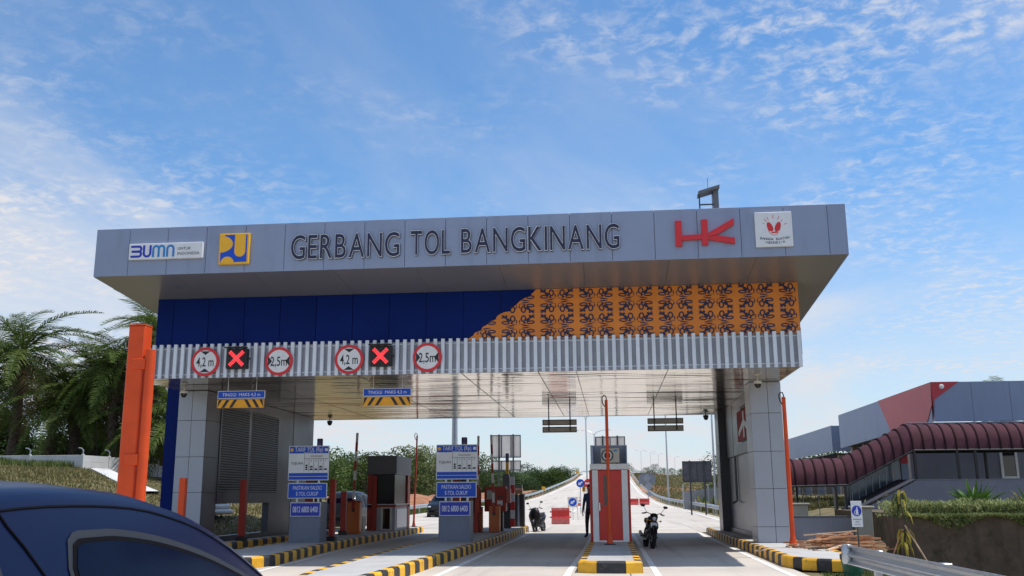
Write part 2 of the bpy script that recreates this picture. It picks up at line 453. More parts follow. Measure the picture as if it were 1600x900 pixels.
# ================================================================== SETTING: ground and roads
RY = [60, 80, 100, 115, 133, 150, 165, 185, 205, 230, 260, 290, 315, 335, 350, 362]
RZ = [0.0, .22, .44, .60, .92, 1.5, 2.25, 3.5, 4.9, 6.3, 7.5, 8.05, 8.2, 8.2, 8.2, 8.2]
RLX = [-16.2, -16.2, -15.6, -14.4, -12.4, -11.3, -10.4, -8.9, -7.4, -7.2, -7.0, -3.0, 6, 20, 42, 75]
RRX = [7.6, 7.3, 6.6, 6.2, 5.9, 5.6, 5.2, 4.8, 4.5, 4.4, 5.2, 9, 17, 31, 52, 80]
def road_z(y): return interp(RY, RZ, y)
def nat(x, y):
    z = 0.0
    # grassy bank left of the toll plaza
    zl = interp([-80, -60, -37, -31, -24, -17, -14.1], [5.2, 4.8, 3.9, 3.25, 2.2, 1.0, 0.0], x)
    z += zl * (1 - sst(70, 96, y)) * sst(-4, 4, y)
    # far left behind the plaza
    far = sst(100, 190, y)
    z += far * interp([-140, -60, -20], [2.2, 1.6, 1.2], x) * (1 if x < 0 else 0) * (1 - sst(-20, 0, x) * 0)
    # right: embankment rising to the curving road
    if x > 0:
        z += interp([60, 100, 130, 200, 280, 330], [0, .25, .8, 3.6, 7.0, 7.7], y) * (1 - .25 * sst(20, 90, x))
        z += .9 * sst(9, 13, x) * sst(29, 36, y) * (1 - sst(90, 120, y))
        z -= 1.35 * sst(5.3, 7.0, x) * sst(8, 14, y) * (1 - sst(26.5, 28.5, y))
    z += 3.0 * sst(330, 520, y)
    return z + .12 * sin(x * .7 + y * .31) * sst(14, 22, abs(x + 3))
def ground_z(x, y):
    z = nat(x, y)
    # right bank keeps the natural ground; plaza and road press it down
    if y < 62:
        inside = -14.05 < x < (5.2 if y < 44 else 8.3)
        if inside: return -.06
        if x >= 5.2 and x < 8.3 and y < 44: return min(z, -.03)
        return z
    lx, rx, rz = interp(RY, RLX, y), interp(RY, RRX, y), road_z(y)
    d = max(lx - x, x - rx)
    if y < 362 and d < 1.2: return rz - .10
    if y < 362: return lerp(rz - .10, z, sst(1.2, 9 if x < lx else 7, d))
    return z
xs = sorted(set([-700, -500, -360, -280, -220, -180, -150, -125, -105, -90, -78, -68] + [round(-60 + i * 1.5, 2) for i in range(30)] +
     [-14.6, -14.1, -13.9, -12, -9, -6, -3, 0, 3, 5.2, 5.7, 5.9, 7, 8, 8.4, 9] + [10 + i * 1.5 for i in range(35)] + [66, 74, 84, 96, 110, 130, 155, 190, 240, 320, 450, 700]))
ys = sorted(set([-60, -40, -25, -14] + [-8 + i * 2 for i in range(60)] + [43.9, 44.1] + [114 + i * 4 for i in range(65)] + [380, 400, 430, 470, 520, 600, 720, 900, 1300]))
g = MB()
g.v = [(x, y, ground_z(x, y)) for y in ys for x in xs]
nx = len(xs)
g.f = [(j * nx + i, j * nx + i + 1, (j + 1) * nx + i + 1, (j + 1) * nx + i) for j in range(len(ys) - 1) for i in range(nx - 1)]
g.mi = [0] * len(g.f)
def ground_material():
    m = bpy.data.materials.new('rough_ground'); m.use_nodes = True
    t = m.node_tree; b = t.nodes['Principled BSDF']; l = t.links.new
    b.inputs['Roughness'].default_value = .95
    tcn = t.nodes.new('ShaderNodeTexCoord')
    def noise(sc, d=6, r=.6):
        n = t.nodes.new('ShaderNodeTexNoise'); n.inputs['Scale'].default_value = sc; n.inputs['Detail'].default_value = d
        n.inputs['Roughness'].default_value = r; l(tcn.outputs['Object'], n.inputs[0]); return n.outputs[0]
    def ramp(src, stops):
        cr = t.nodes.new('ShaderNodeValToRGB'); l(src, cr.inputs[0])
        e = cr.color_ramp.elements
        for i, (p, c) in enumerate(stops):
            el = e[i] if i < 2 else e.new(p)
            el.position = p; el.color = (*c, 1)
        return cr.outputs[0]
    grass = ramp(noise(1.1, 8, .7), [(.32, (.085, .088, .030)), (.50, (.165, .135, .058)), (.66, (.24, .185, .095))])
    earth = ramp(noise(.5, 8, .65), [(.35, (.30, .13, .06)), (.65, (.46, .25, .14))])
    mk = ramp(noise(.045, 4, .6), [(.52, (0, 0, 0)), (.60, (1, 1, 1))])
    # bare red earth shows in the cuttings beyond the toll plaza
    sep = t.nodes.new('ShaderNodeSeparateXYZ'); l(tcn.outputs['Object'], sep.inputs[0])
    mr = t.nodes.new('ShaderNodeMapRange'); l(sep.outputs[1], mr.inputs[0]); mr.inputs[1].default_value = 85; mr.inputs[2].default_value = 130
    mm = t.nodes.new('ShaderNodeMath'); mm.operation = 'MULTIPLY'; l(mk, mm.inputs[0]); l(mr.outputs[0], mm.inputs[1])
    mx = t.nodes.new('ShaderNodeMix'); mx.data_type = 'RGBA'; l(mm.outputs[0], mx.inputs[0]); l(grass, mx.inputs[6]); l(earth, mx.inputs[7])
    l(mx.outputs[2], b.inputs['Base Color'])
    bp = t.nodes.new('ShaderNodeBump'); bp.inputs['Strength'].default_value = .8; bp.inputs['Distance'].default_value = .12
    l(noise(3.5, 8, .75), bp.inputs['Height']); l(bp.outputs[0], b.inputs['Normal'])
    return m
g.build('ground', ground_material(), smooth=60, kind='structure')

# raw red cutting at the foot of the forest
rb = MB(); BP = [(-95, 92), (-70, 95), (-45, 99), (-31, 105), (-23, 117), (-18.5, 134), (-16, 160), (-13.8, 185), (-12.5, 205)]
BPS = []
for i in range(len(BP) - 1):
    for k in range(6): BPS.append((lerp(BP[i][0], BP[i + 1][0], k / 6), lerp(BP[i][1], BP[i + 1][1], k / 6)))
rbr = random.Random(5)
for i, (x, y) in enumerate(BPS):
    x2, y2 = BPS[min(i + 1, len(BPS) - 1)]; x1, y1 = BPS[max(i - 1, 0)]
    d = Vector((x2 - x1, y2 - y1)).normalized(); nr = Vector((-d.y, d.x))
    hh = 2.1 * (1 - .45 * i / len(BPS)) * rbr.uniform(.8, 1.15)
    for u, v in ((-.8, -.5), (.4, .25), (1.3, .55), (2.2, .85), (4.5, 1.0), (8, .9), (12, -.6)):
        q = u + rbr.uniform(-.3, .3)
        rb.v.append((x + nr.x * q, y + nr.y * q, ground_z(x + nr.x * q, y + nr.y * q) + hh * v + rbr.uniform(-.08, .08)))
for i in range(len(BPS) - 1):
    for k in range(6): rb.f.append((i * 7 + k, (i + 1) * 7 + k, (i + 1) * 7 + k + 1, i * 7 + k + 1)); rb.mi.append(0)
rb.build('earth_bank', mat('red_earth', (.24, .105, .055), .95, 0, .2, .6, col2=(.40, .21, .125), bump=.8, bscale=3, spec=.1), smooth=70, kind='structure', recalc=True)

# plaza: concrete slabs with real joints
plaza = MB().box(-17.65, 3.95, -10, 60, -.05, -.03).build('plaza', JOINT, kind='structure')
sb = MB().box(-1.792, 1.792, -2.492, 2.492, -.2, 0, .006)
slab0 = None
def put_slab(x, y):
    global slab0
    if slab0 is None:
        slab0 = sb.build('slab', CONC, plaza, world=False); o = slab0
    else:
        o = slab0.copy(); COL.objects.link(o)
    o.location = (x, y, R.uniform(-.0015, .0015))
for i in range(6):
    for j in range(14): put_slab(-15.85 + 3.6 * i, -7.5 + 5 * j)
for j in range(3): put_slab(5.76, 47.5 + 5 * j)
rd = MB()
YS = []
for i in range(len(RY) - 1):
    k = max(1, int((RY[i + 1] - RY[i]) / 4))
    YS += [lerp(RY[i], RY[i + 1], j / k) for j in range(k)]
YS.append(RY[-1])
for y in YS:
    a, b, z = interp(RY, RLX, y), interp(RY, RRX, y), road_z(y)
    for t in range(9): rd.v.append((lerp(a, b, t / 8), y, z))
for i in range(len(YS) - 1):
    for t in range(8):
        rd.f.append((i * 9 + t, i * 9 + t + 1, (i + 1) * 9 + t + 1, (i + 1) * 9 + t)); rd.mi.append(0)
rd.build('highway_road', CONC, smooth=60, kind='structure')
def ribbon_line(name, f0, w, y0, y1, dash=None):
    o = MB(); y = y0
    step = 4
    while y < y1 - .1:
        e = min(y + step, y1)
        if dash is None or int((y - y0) / dash) % 2 == 0:
            q = []
            for yy in (y, e):
                x = f0(yy); q += [(x - w / 2, yy, road_z(yy) + .006), (x + w / 2, yy, road_z(yy) + .006)]
            o.add(q, [(0, 1, 3, 2)])
        y = e
    return o.build(name, LINE, kind='structure')
ribbon_line('lane_line', lambda y: interp(RY, RRX, y) - .7, .16, 60, 330)
ribbon_line('lane_line', lambda y: interp(RY, RLX, y) + .7, .16, 60, 330)
ribbon_line('lane_line', lambda y: lerp(interp(RY, RLX, y), interp(RY, RRX, y), .55), .16, 84, 330, 8)
def lane_line(pts, w=.14):
    o = MB(); n = len(pts); v = []
    for x, y in pts: v += [(x - w / 2, y, .005), (x + w / 2, y, .005)]
    o.add(v, [(2 * i, 2 * i + 1, 2 * i + 3, 2 * i + 2) for i in range(n - 1)])
    return o.build('lane_line', LINE, kind='structure')
lane_line([(-3.66, 15), (-3.66, 46)]); lane_line([(-.98, 14), (-.96, 22), (-.86, 30), (-.86, 44)]); lane_line([(.93, 14), (.90, 22), (.84, 44)])
lane_line([(3.58, 14), (3.60, 22), (3.72, 44)]); lane_line([(-7.85, 20.5), (-8.0, 23.4), (-8.32, 28.4), (-8.62, 33.7), (-8.66, 44)], .12)

# ================================================================== toll islands with painted curb stones
def island(label, poly, z=.25, cut=.18):
    """poly: outline anticlockwise; curb stones alternate yellow and black"""
    cx = sum(p[0] for p in poly) / len(poly); cy = sum(p[1] for p in poly) / len(poly)
    t = thing('toll_island', label, 'traffic island', (cx, cy, 0), group='toll islands between the lanes')
    n = len(poly); P = [Vector(p) for p in poly]
    nor = []
    for i in range(n):
        d = (P[(i + 1) % n] - P[i]).normalized(); nor.append(Vector((-d.y, d.x)))   # inward for anticlockwise
    ins = []
    for i in range(n):
        a, b = nor[i - 1], nor[i]; k = (a + b); k = k / max(.2, (k.dot(k) / 2)) if k.length > .01 else a
        ins.append(P[i] + k * cut)
    MB().prism([tuple(p) for p in ins], 'z', 0, z - .004).build('island_top', CONC2, t)
    idx = 0; count = 0
    for i in range(n):
        A, Bp, IA, IB = P[i], P[(i + 1) % n], ins[i], ins[(i + 1) % n]
        ln = (Bp - A).length; k = max(1, round(ln / .46))
        for j in range(k):
            f0, f1 = j / k, (j + 1) / k
            g_ = .004 / ln
            f0 += g_; f1 -= g_
            o = MB(); ring = []
            for f in (f0, f1):
                a = A.lerp(Bp, f); b = IA.lerp(IB, f); m_ = a.lerp(b, .2)
                a2 = a.lerp(b, .03)
                ring += [(a.x, a.y, 0), (a2.x, a2.y, z - .04), (m_.x, m_.y, z), (b.x, b.y, z), (b.x, b.y, 0)]
            o.add(ring, [(0, 1, 6, 5), (1, 2, 7, 6), (2, 3, 8, 7), (3, 4, 9, 8), (4, 3, 2, 1, 0), (5, 6, 7, 8, 9)])
            o.build('curb_stone', YEL if idx % 2 == 0 else BLK, t)
            idx += 1
    return t
def edge(pts): return pts
isl_c = island('narrow island under the red booth with a blunt black and yellow nose',
               [(-.76, 21.3), (-.36, 21.13), (.26, 21.10), (.62, 21.22), (.61, 34.5), (.58, 40), (.3, 41), (-.4, 41), (-.68, 40), (-.70, 34.5)])
isl_3 = island('wide striped island carrying the right tariff sign and the orange gate machines',
               [(-4.75, 15.2), (-4.45, 15.6), (-4.28, 18.2), (-4.1, 27), (-3.98, 36), (-3.9, 46), (-4.2, 47.8), (-5.2, 47.8), (-5.7, 46), (-6.0, 36), (-5.98, 28), (-5.74, 18.3), (-5.5, 15.6), (-5.2, 15.2)])
isl_2 = island('striped island carrying the left tariff sign and the dark grey kiosk',
               [(-9.6, 20.2), (-8.85, 20.6), (-8.4, 22.5), (-8.15, 23.4), (-8.45, 26.9), (-8.56, 28.4), (-8.80, 33.7), (-8.80, 45.5), (-9.0, 46.2), (-10.2, 46.2), (-10.45, 45.5), (-10.5, 33), (-10.3, 27), (-10.2, 21)])
isl_r = island('striped curbed pavement under the right gate pillars and orange pole',
               [(3.86, 23.1), (4.08, 22.2), (4.62, 21.75), (5.15, 21.72), (5.45, 22.3), (5.6, 26), (5.6, 43), (5.3, 43.6), (4.2, 43.6), (4.0, 43), (3.9, 33)])
isl_l = island('shaded striped pavement under the left gate pillars and grille wall',
               [(-13.6, 25.5), (-12.2, 25.5), (-11.9, 26.4), (-11.9, 41.5), (-12.2, 42.2), (-13.6, 42.2), (-13.8, 41), (-13.8, 26.5)])
# lighter paving right of the gate
MB().box(5.62, 6.95, 22.6, 33, -.3, .12).build('side_pavement', CONC2, kind='structure')

# ================================================================== THE TOLL GATE
gate = thing('toll_gate', 'grey toll gate canopy with blue band, orange floral screen and steel louvres', 'toll gate', (-4.2, 30, 0))
FY, FX0, FX1, FZ0, FZ1 = 23.545, -13.54, 5.97, 7.37, 8.667
SL = -.0843
BY, BX0, BX1, BZ0, BZ1 = 25.766, -12.78, 5.11, 5.86, FZ0 + SL * (25.766 - FY)
LX0, LX1, LZ = -13.45, 5.10, 4.9
YBACK, CB = 44.0, 40.9
# fascia panels (seams every 1.07 m), sides, roof deck
seams = [FX0] + [5.52 - 1.066 * i for i in range(17, -1, -1)] + [FX1]
seams = [s_ for i, s_ in enumerate(seams) if i == 0 or s_ - seams[0] > .3]
for a, b in zip(seams[:-1], seams[1:]):
    MB().box(a + .005, b - .005, FY, FY + .05, FZ0 + .002, FZ1, .004).build('fascia_panel', ALU, gate)
MB().box(FX0 + .01, FX1 - .01, FY + .052, FY + .1, FZ0 + .03, FZ1 - .03).build('fascia_backing', STEEL, gate)
for x0, x1 in ((FX0, FX0 + .05), (FX1 - .05, FX1)):
    k = 14
    for i in range(k):
        a = lerp(FY + .055, YBACK, i / k); b = lerp(FY + .055, YBACK, (i + 1) / k) - .008
        MB().prism([(a, FZ0 + SL * (a - FY)), (b, FZ0 + SL * (b - FY)), (b, FZ1), (a, FZ1)], 'x', x0, x1).build('side_panel', ALU, gate)
MB().box(FX0 + .06, FX1 - .06, FY + .11, YBACK, FZ1 - .25, FZ1 - .18).build('roof_deck', GREYB, gate)
for i in range(9):
    a = lerp(FX0 + .055, FX1 - .055, i / 9); b = lerp(FX0 + .055, FX1 - .055, (i + 1) / 9) - .008
    def sof(y0, y1):
        z0, z1 = FZ0 + SL * (y0 - FY), FZ0 + SL * (y1 - FY)
        MB().prism([(y0, z0), (y1, z1), (y1, z1 + .03), (y0, z0 + .03)], 'x', a, b).build('soffit_panel', ALU_SOF, gate)
    sof(FY + .002, BY - .002)
for x0, x1 in ((FX0 + .055, BX0 - .004), (BX1 + .004, FX1 - .055)):
    z0, z1 = FZ0 + SL * (BY - FY), FZ0 + SL * (YBACK - FY)
    MB().prism([(BY, z0), (YBACK, z1), (YBACK, z1 + .03), (BY, z0 + .03)], 'x', x0, x1).build('soffit_edge', ALU_SOF, gate)
# blue band
bs = [BX0] + [-12.30 + 1.045 * i for i in range(11)] + [-.8]
for a, b in zip(bs[:-1], bs[1:]):
    MB().box(a + .006, b - .006, BY, BY + .05, BZ0 - .06, BZ1 - .004, .004).build('blue_panel', NAVY, gate)
MB().box(-.79, BX1 - .01, BY + .012, BY + .05, BZ0 - .06, BZ1 - .004).build('blue_panel', NAVY, gate)
MB().box(BX0 + .01, BX1 - .01, BY + .052, BY + .09, BZ0 - .06, BZ1 - .02).build('band_backing', mat('seam_grey', (.12, .14, .24), .5), gate)
for x0, x1 in ((BX0, BX0 + .05), (BX1 - .05, BX1)):
    MB().box(x0, x1, BY + .1, CB, BZ0 - .02, 7.0 - 1.1).build('blue_side', NAVY, gate)
# orange floral screen with a ragged sloping left edge
def xd(z): return lerp(-3.74, -1.91, (z - 5.89) / (7.18 - 5.89))
rag = [(5.80, -3.86), (5.93, -3.66), (6.0, -3.62), (6.07, -3.44), (6.16, -3.40), (6.22, -3.27), (6.30, -3.22), (6.36, -3.04), (6.45, -3.0),
       (6.50, -2.93), (6.56, -2.80), (6.58, -2.62), (6.64, -2.60), (6.70, -2.55), (6.76, -2.46), (6.83, -2.40), (6.90, -2.30), (6.97, -2.17), (7.0, -2.06), (7.06, -2.04), (7.10, -1.98), (7.175, -1.92)]
poly = [(x, z) for z, x in rag] + [(BX1, 7.175), (BX1, 5.80)]
scr = MB().prism(poly[::-1], 'y', BY - .03, BY - .008).build('floral_screen', ORANGE, gate)
def motif(cx, cz):
    o = MB(); k = .00194; y0, y1 = BY - .036, BY - .03
    def inside(px, pz): return px < BX1 - .03 and pz > 5.82 and pz < 7.165 and px > xd(pz) + .07
    for sx in (1, -1):
        for sz in (1, -1):
            def T(p): return (cx + sx * p[0] * k, cz + sz * p[1] * k)
            def put_poly(pts):
                c = T((sum(p[0] for p in pts) / len(pts), sum(p[1] for p in pts) / len(pts)))
                if inside(*c):
                    q = [T(p) for p in pts]
                    if sx * sz > 0: q = q[::-1]
                    o.prism(q, 'y', y0, y1)
            def put_stroke(pts, w):
                c = T((sum(p[0] for p in pts) / len(pts), sum(p[1] for p in pts) / len(pts)))
                if inside(*c): o.stroke([T(p) for p in pts], w * k * 1.12, 'y', y0, y1)
            def put_ring(pts, w):
                c = T((sum(p[0] for p in pts) / len(pts), sum(p[1] for p in pts) / len(pts)))
                if inside(*c): o.stroke([T(p) for p in pts], w * k * 1.35, 'y', y0, y1, True)
            def el(x, y, a, b, r, n=10):
                return [(x + a * cos(t) * cos(r) - b * sin(t) * sin(r), y + a * cos(t) * sin(r) + b * sin(t) * cos(r)) for t in [2 * pi * i / n for i in range(n)]]
            # upper loop petal, right loop petal (open rings), leaf, bud, corner leaf, drops, spikes, bracket
            put_ring(el(76, 116, 30, 40, -.15, 12), 15)
            put_ring(el(178, 60, 52, 19, .08, 12), 13)
            put_poly(el(140, 100, 38, 22, .6)); put_poly(el(92, 55, 19, 16, 0))
            put_poly([(150, 165), (158, 122), (186, 118), (204, 128), (240, 116), (226, 136), (240, 152), (214, 150), (238, 168), (206, 172), (186, 152), (176, 170)])
            put_poly([(9, 62), (22, 58), (38, 104), (18, 96)])
            put_poly([(56, 12), (110, 6), (175, 6), (110, 26), (56, 24)])
            put_stroke([(22, 62), (22, 36), (84, 36)], 6)
    if o.v: o.build('floral_cutout', NAVYCUT, gate, recalc=True)
for i in range(-4, 6):
    for zc_ in (6.84, 6.14): motif(-.28 + 1.07 * i, zc_)
# louvre fins
MB().box(LX0, LX1, BY + .0, BY + .05, LZ, BZ0 - .07).build('louvre_backing', FINBACK, gate)
for z in (LZ + .09, BZ0 - .14): MB().box(LX0, LX1, BY - .022, BY - .004, z, z + .025).build('louvre_rail', FIN, gate)
fm = MB().box(-.05, .05, -.11, -.024, LZ - .01, BZ0 - .01, .006); fin0 = None
NF = 88
for i in range(NF):
    x = lerp(LX0 + .06, LX1 - .055, i / (NF - 1))
    if fin0 is None: o = fin0 = fm.build('louvre_fin', FIN, gate, world=False)
    else: o = fin0.copy(); COL.objects.link(o)
    o.location = (x + 4.2, BY - 30, 0)
MB().box(LX1 - .02, LX1 + .035, BY + .06, BY + .5, LZ + .35, BZ0 + .1).build('blue_end', NAVY, gate)
# lower block sides and ceiling strips
for x0, x1 in ((LX0, LX0 + .05), (LX1 - .05, LX1 - .001)):
    MB().box(x0, x1, BY + .06, CB, LZ + .02, BZ0 - .1).build('lower_side', NAVY if x0 < 0 else PILLAR, gate)
k = 38; w = (CB - BY - .06) / k
for i in range(k):
    y0 = BY + .055 + i * w
    tl = R.gauss(0, .006); x0 = LX0 + .06
    o = MB(); n = 14; vv = []
    ph = R.uniform(0, 6)
    for j in range(n + 1):
        x = lerp(x0, LX1 - .06, j / n); b_ = .004 * sin(j * 1.3 + ph) + R.gauss(0, .0018)
        t2 = tl + .006 * sin(j * .9 + ph * 2) + R.gauss(0, .002)
        vv += [(x, y0 + .004, LZ + .012 + b_ - t2 * w), (x, y0 + w * .5, LZ + .006 + b_), (x, y0 + w - .004, LZ + .012 + b_ + t2 * w)]
    ff = []
    for j in range(n): ff += [(3 * j, 3 * j + 1, 3 * j + 4, 3 * j + 3), (3 * j + 1, 3 * j + 2, 3 * j + 5, 3 * j + 4)]
    o.add(vv, ff).build('ceiling_strip', CEIL, gate, smooth=60)
MB().box(LX0 + .06, LX1 - .06, BY + .06, CB, LZ + .05, LZ + .1).build('ceiling_backing', STEEL, gate)
for xj in (-10.1, -6.9, -4.0, -1.9, -.86, 1.6):
    MB().box(xj - .006, xj + .006, BY + .06, CB - .02, LZ - .004, LZ + .002).build('ceiling_seam', STEEL, gate)
MB().box(LX0 + .002, LX1 - .002, CB + .001, CB + .05, LZ, BZ0 + .4).build('rear_fascia', ALU, gate)
MB().box(FX0, FX1, YBACK + .002, YBACK + .06, 5.75, FZ1).build('rear_fascia', ALU, gate)
# pillars clad in panels
def pillar(x0, x1, y0, y1, zt, zs, seamx, mt=PILLAR, jz=.006):
    core = MB().box(x0 + .03, x1 - .03, y0 + .03, y1 - .03, .24, zt).build('pillar', STEEL, gate)
    for za, zb in zip(zs[:-1], zs[1:]):
        cols = [x0] + seamx + [x1]
        for a, b in zip(cols[:-1], cols[1:]):
            MB().box(a + jz, b - jz, y0, y0 + .028, za + jz, zb - jz, .003).build('pillar_panel', mt, core)
        for xx0, xx1, inner in ((x0, x0 + .028, x0 > 0), (x1 - .028, x1, x0 < 0)):
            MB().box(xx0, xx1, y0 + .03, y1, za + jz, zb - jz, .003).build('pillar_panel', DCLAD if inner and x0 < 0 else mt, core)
    return core
zs1 = [.25, .70, 1.78, 2.86, 3.98, 4.9]
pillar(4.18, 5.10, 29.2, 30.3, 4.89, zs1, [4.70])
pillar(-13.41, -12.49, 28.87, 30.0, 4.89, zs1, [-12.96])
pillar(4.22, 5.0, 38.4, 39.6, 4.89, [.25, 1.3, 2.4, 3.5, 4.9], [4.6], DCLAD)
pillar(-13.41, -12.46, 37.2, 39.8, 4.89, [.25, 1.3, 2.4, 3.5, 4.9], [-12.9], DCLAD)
# grille walls between the pillars: frame, dark slats, opening below
def grille(x0, x1, ya, yb, mull, z0, z1, fr, inner):
    MB().box(x0, x1, ya, yb, z1, LZ - .002).build('wall_head', fr, gate)
    MB().box(x0, x1, ya, yb, z0 - .36, z0).build('wall_transom', fr, gate)
    MB().box(x0, x1, ya, yb, .24, .42).build('wall_sill', fr, gate)
    for a, b in mull: MB().box(x0, x1, a, b, z0, z1).build('wall_mullion', fr, gate)
    bays = []; c = ya
    for a, b in mull + [(yb, yb)]:
        if a - c > .1: bays.append((c, a))
        c = b
    for a, b in bays:
        xm = (x0 + x1) / 2
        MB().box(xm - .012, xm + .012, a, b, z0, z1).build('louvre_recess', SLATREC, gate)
        n = int((z1 - z0) / .08)
        s0 = None
        for i in range(n):
            z = lerp(z0, z1, (i + .5) / n)
            if s0 is None:
                xi = x1 - .004 if inner > 0 else x0 + .004
                s0 = MB().box(min(xi, xi - inner * .05), max(xi, xi - inner * .05), a + .01, b - .01, -.024, .02)
                s0 = MB_shift(s0, z).build('louvre_slat', SLATD, gate); zf = z
            else:
                o = s0.copy(); COL.objects.link(o); o.location = (0, 0, z - zf)
def MB_shift(m_, z):
    m_.v = [(p[0], p[1], p[2] + z) for p in m_.v]; return m_
grille(-12.72, -12.47, 30.02, 37.18, [(30.02, 30.12), (32.5, 32.72), (35.5, 37.18)], 1.8, 4.55, SLATD_F := DCLAD, 1)
MB().box(-12.72, -12.48, 34.8, 37.18, .24, 1.79).build('wall_panel', SLATD_F, gate)
grille(4.47, 4.8, 30.32, 38.38, [(30.32, 30.6), (33.6, 38.38)], 3.35, 4.55, DCLAD, -1)
MB().box(4.56, 4.79, 31.6, 38.38, .24, 2.985).build('wall_panel', PILLAR, gate)
MB().box(-13.95, -13.45, 29.2, 29.9, .0, 5.6).build('blue_side_wall', NAVY, gate)
MB().box(-13.9, -13.45, 39.9, 41.0, .0, 5.6).build('blue_side_wall', NAVY, gate)
MB().box(5.0, 5.12, 30.32, 38.3, 4.4, 4.88).build('wall_head', PILLAR, gate)
# downpipe and conduit on the right wall
MB().tube([(4.5, 36.0, 1.4), (4.5, 36.0, 4.8)], .04, 8).tube([(4.5, 36.0, 1.4), (4.3, 36.0, 1.3)], .04, 8).build('downpipe', GREYB, gate, smooth=40)
# ================================================================== SIGNS ON THE GATE
FYS = FY - .002
def letters(t, body, x0, x1, z, h, depth=.055):
    gl = [glyphs(c, 0.0) for c in body]
    ws = [q[2][0] for q in gl]; capu = gl[0][2][1]
    gap = .135
    tot = sum(ws) + gap * (len(body) - 1); kx = (x1 - x0) / tot; k = h / capu; x = x0
    for c, q in zip(body, gl):
        def lay(name, off, ya, yb, mt, par):
            vs, fs, (wx, _) = glyphs(c, off)
            dx_ = (q[2][0] - wx) / 2
            o = MB(); o.add([(x + (p[0] + dx_) * kx, lerp(ya, yb, p[2]), z - h / 2 + p[1] * k) for p in vs], fs)
            return o.build(name, mt, par)
        b = lay('letter', .024, FYS, FYS - depth, BLACK, t)
        lay('letter_trim', .019, FYS - depth, FYS - depth - .004, SIGNW, b)
        lay('letter_face', .002, FYS - depth - .004, FYS - depth - .010, NAVYCUT, b)
        x += (q[2][0] + gap) * kx
t = thing('gate_lettering', 'large dark channel letters reading GERBANG TOL BANGKINANG on the fascia', 'lettering', (-3.9, FYS, 8.0))
letters(t, 'GERBANG', -8.14, -5.27, 7.985, .63); letters(t, 'TOL', -4.97, -3.95, 8.0, .63); letters(t, 'BANGKINANG', -3.66, .37, 8.01, .63)
# ministry style square emblem: yellow board with blue field
t = thing('emblem_board', 'square yellow emblem board with blue flowing shape on the fascia', 'sign', (-9.67, FYS, 8.0))
x0, x1, z0, z1 = -10.08, -9.26, 7.58, 8.41
MB().box(x0, x1, FYS - .09, FYS, z0, z1, .012).build('board', SIGNYEL, t)
wd = x1 - x0
def E(u, v): return (x0 + u * wd, z1 - v * wd)
y_ = FYS - .09
MB().prism([E(.06, .97 - .02), E(.93, .95), E(.93, .05), E(.18, .05), E(.06, .5)][::1], 'y', y_ - .004, y_ + .004).build('blue_field', BLUE, t)
def disc(cx, cz, r, a0, a1, extra=None):
    p = [E(cx + r * cos(a0 + (a1 - a0) * i / 24), cz - r * sin(a0 + (a1 - a0) * i / 24)) for i in range(25)]
    return p + (extra or [])
fw = MB()
fw.prism(([E(.02, .63)] + [E(.03 + .43 * cos(a), .35 - .28 * sin(a)) for a in [lerp(-pi / 2, pi * .40, i / 20) for i in range(21)]] + [E(.15, .02), E(.02, .02)])[::-1], 'y', y_ - .008, y_ + .006)
fw.prism(([E(.52, .03)] + [E(.70 - .18 * cos(a), .60 + .18 * sin(a)) for a in [pi * i / 18 for i in range(19)]] + [E(.88, .03)]), 'y', y_ - .0085, y_ + .0065)
fw.prism(disc(.30, .985, .22, 0, pi), 'y', y_ - .009, y_ + .007)
fw.build('yellow_shapes', SIGNYEL, t, recalc=True)
# white state-enterprise board
t = thing('slogan_board', 'white board with rounded blue monogram and the words UNTUK INDONESIA', 'sign', (-11.5, FYS, 8.0))
MB().box(-12.55, -10.52, FYS - .10, FYS, 7.78, 8.21, .012).build('board', SIGNW, t)
y_ = FYS - .10
a = MB(); ht = .33; zb = 7.83; zt = zb + ht; lw = .058
def arc(cx, cz, r, a0, a1, n=10, rz=None): return [(cx + r * cos(lerp(a0, a1, i / n)), cz + (rz or r) * sin(lerp(a0, a1, i / n))) for i in range(n + 1)]
X = -12.49
a.stroke([(X, zt - .03), (X + .22, zt - .03)] + arc(X + .22, zt - .03 - .067, .067, pi / 2, -pi / 2, 8) + [(X + .02, zt - .03 - .134)], lw, 'y', y_ - .006, y_ + .002)
a.stroke([(X + .1, zb + .163), (X + .22, zb + .163)] + arc(X + .22, zb + .096, .067, pi / 2, -pi / 2, 8) + [(X, zb + .029)], lw, 'y', y_ - .0065, y_ + .002)
X += .36
a.stroke([(X, zt)] + arc(X + .09, zb + .115, .09, pi, 2 * pi, 10) + [(X + .18, zt)], lw, 'y', y_ - .006, y_ + .002)
a.build('monogram_dark', BLUE2, t, recalc=True)
a = MB(); X += .26; LB = mat('sign_sky_blue', (.02, .22, .56), .4, 0, .05, 3)
a.stroke([(X, zb)] + arc(X + .075, zt - .105, .075, pi, 0, 10) + [(X + .15, zb)], lw, 'y', y_ - .006, y_ + .002)
a.stroke([(X + .15, zt - .13)] + arc(X + .225, zt - .105, .075, pi * .95, 0, 10) + [(X + .30, zb)], lw, 'y', y_ - .0065, y_ + .002)
X += .385
a.stroke([(X, zb)] + arc(X + .085, zt - .115, .085, pi, 0, 10) + [(X + .17, zb)], lw, 'y', y_ - .006, y_ + .002)
a.build('monogram_light', LB, t, recalc=True)
a = MB(); a.text('UNTUK', -11.20, 8.045, .075, y_, .004, .36, 'l', .0); a.text('INDONESIA', -11.20, 7.91, .075, y_, .004, .60, 'l', .0)
a.build('lettering', NAVYCUT, t)
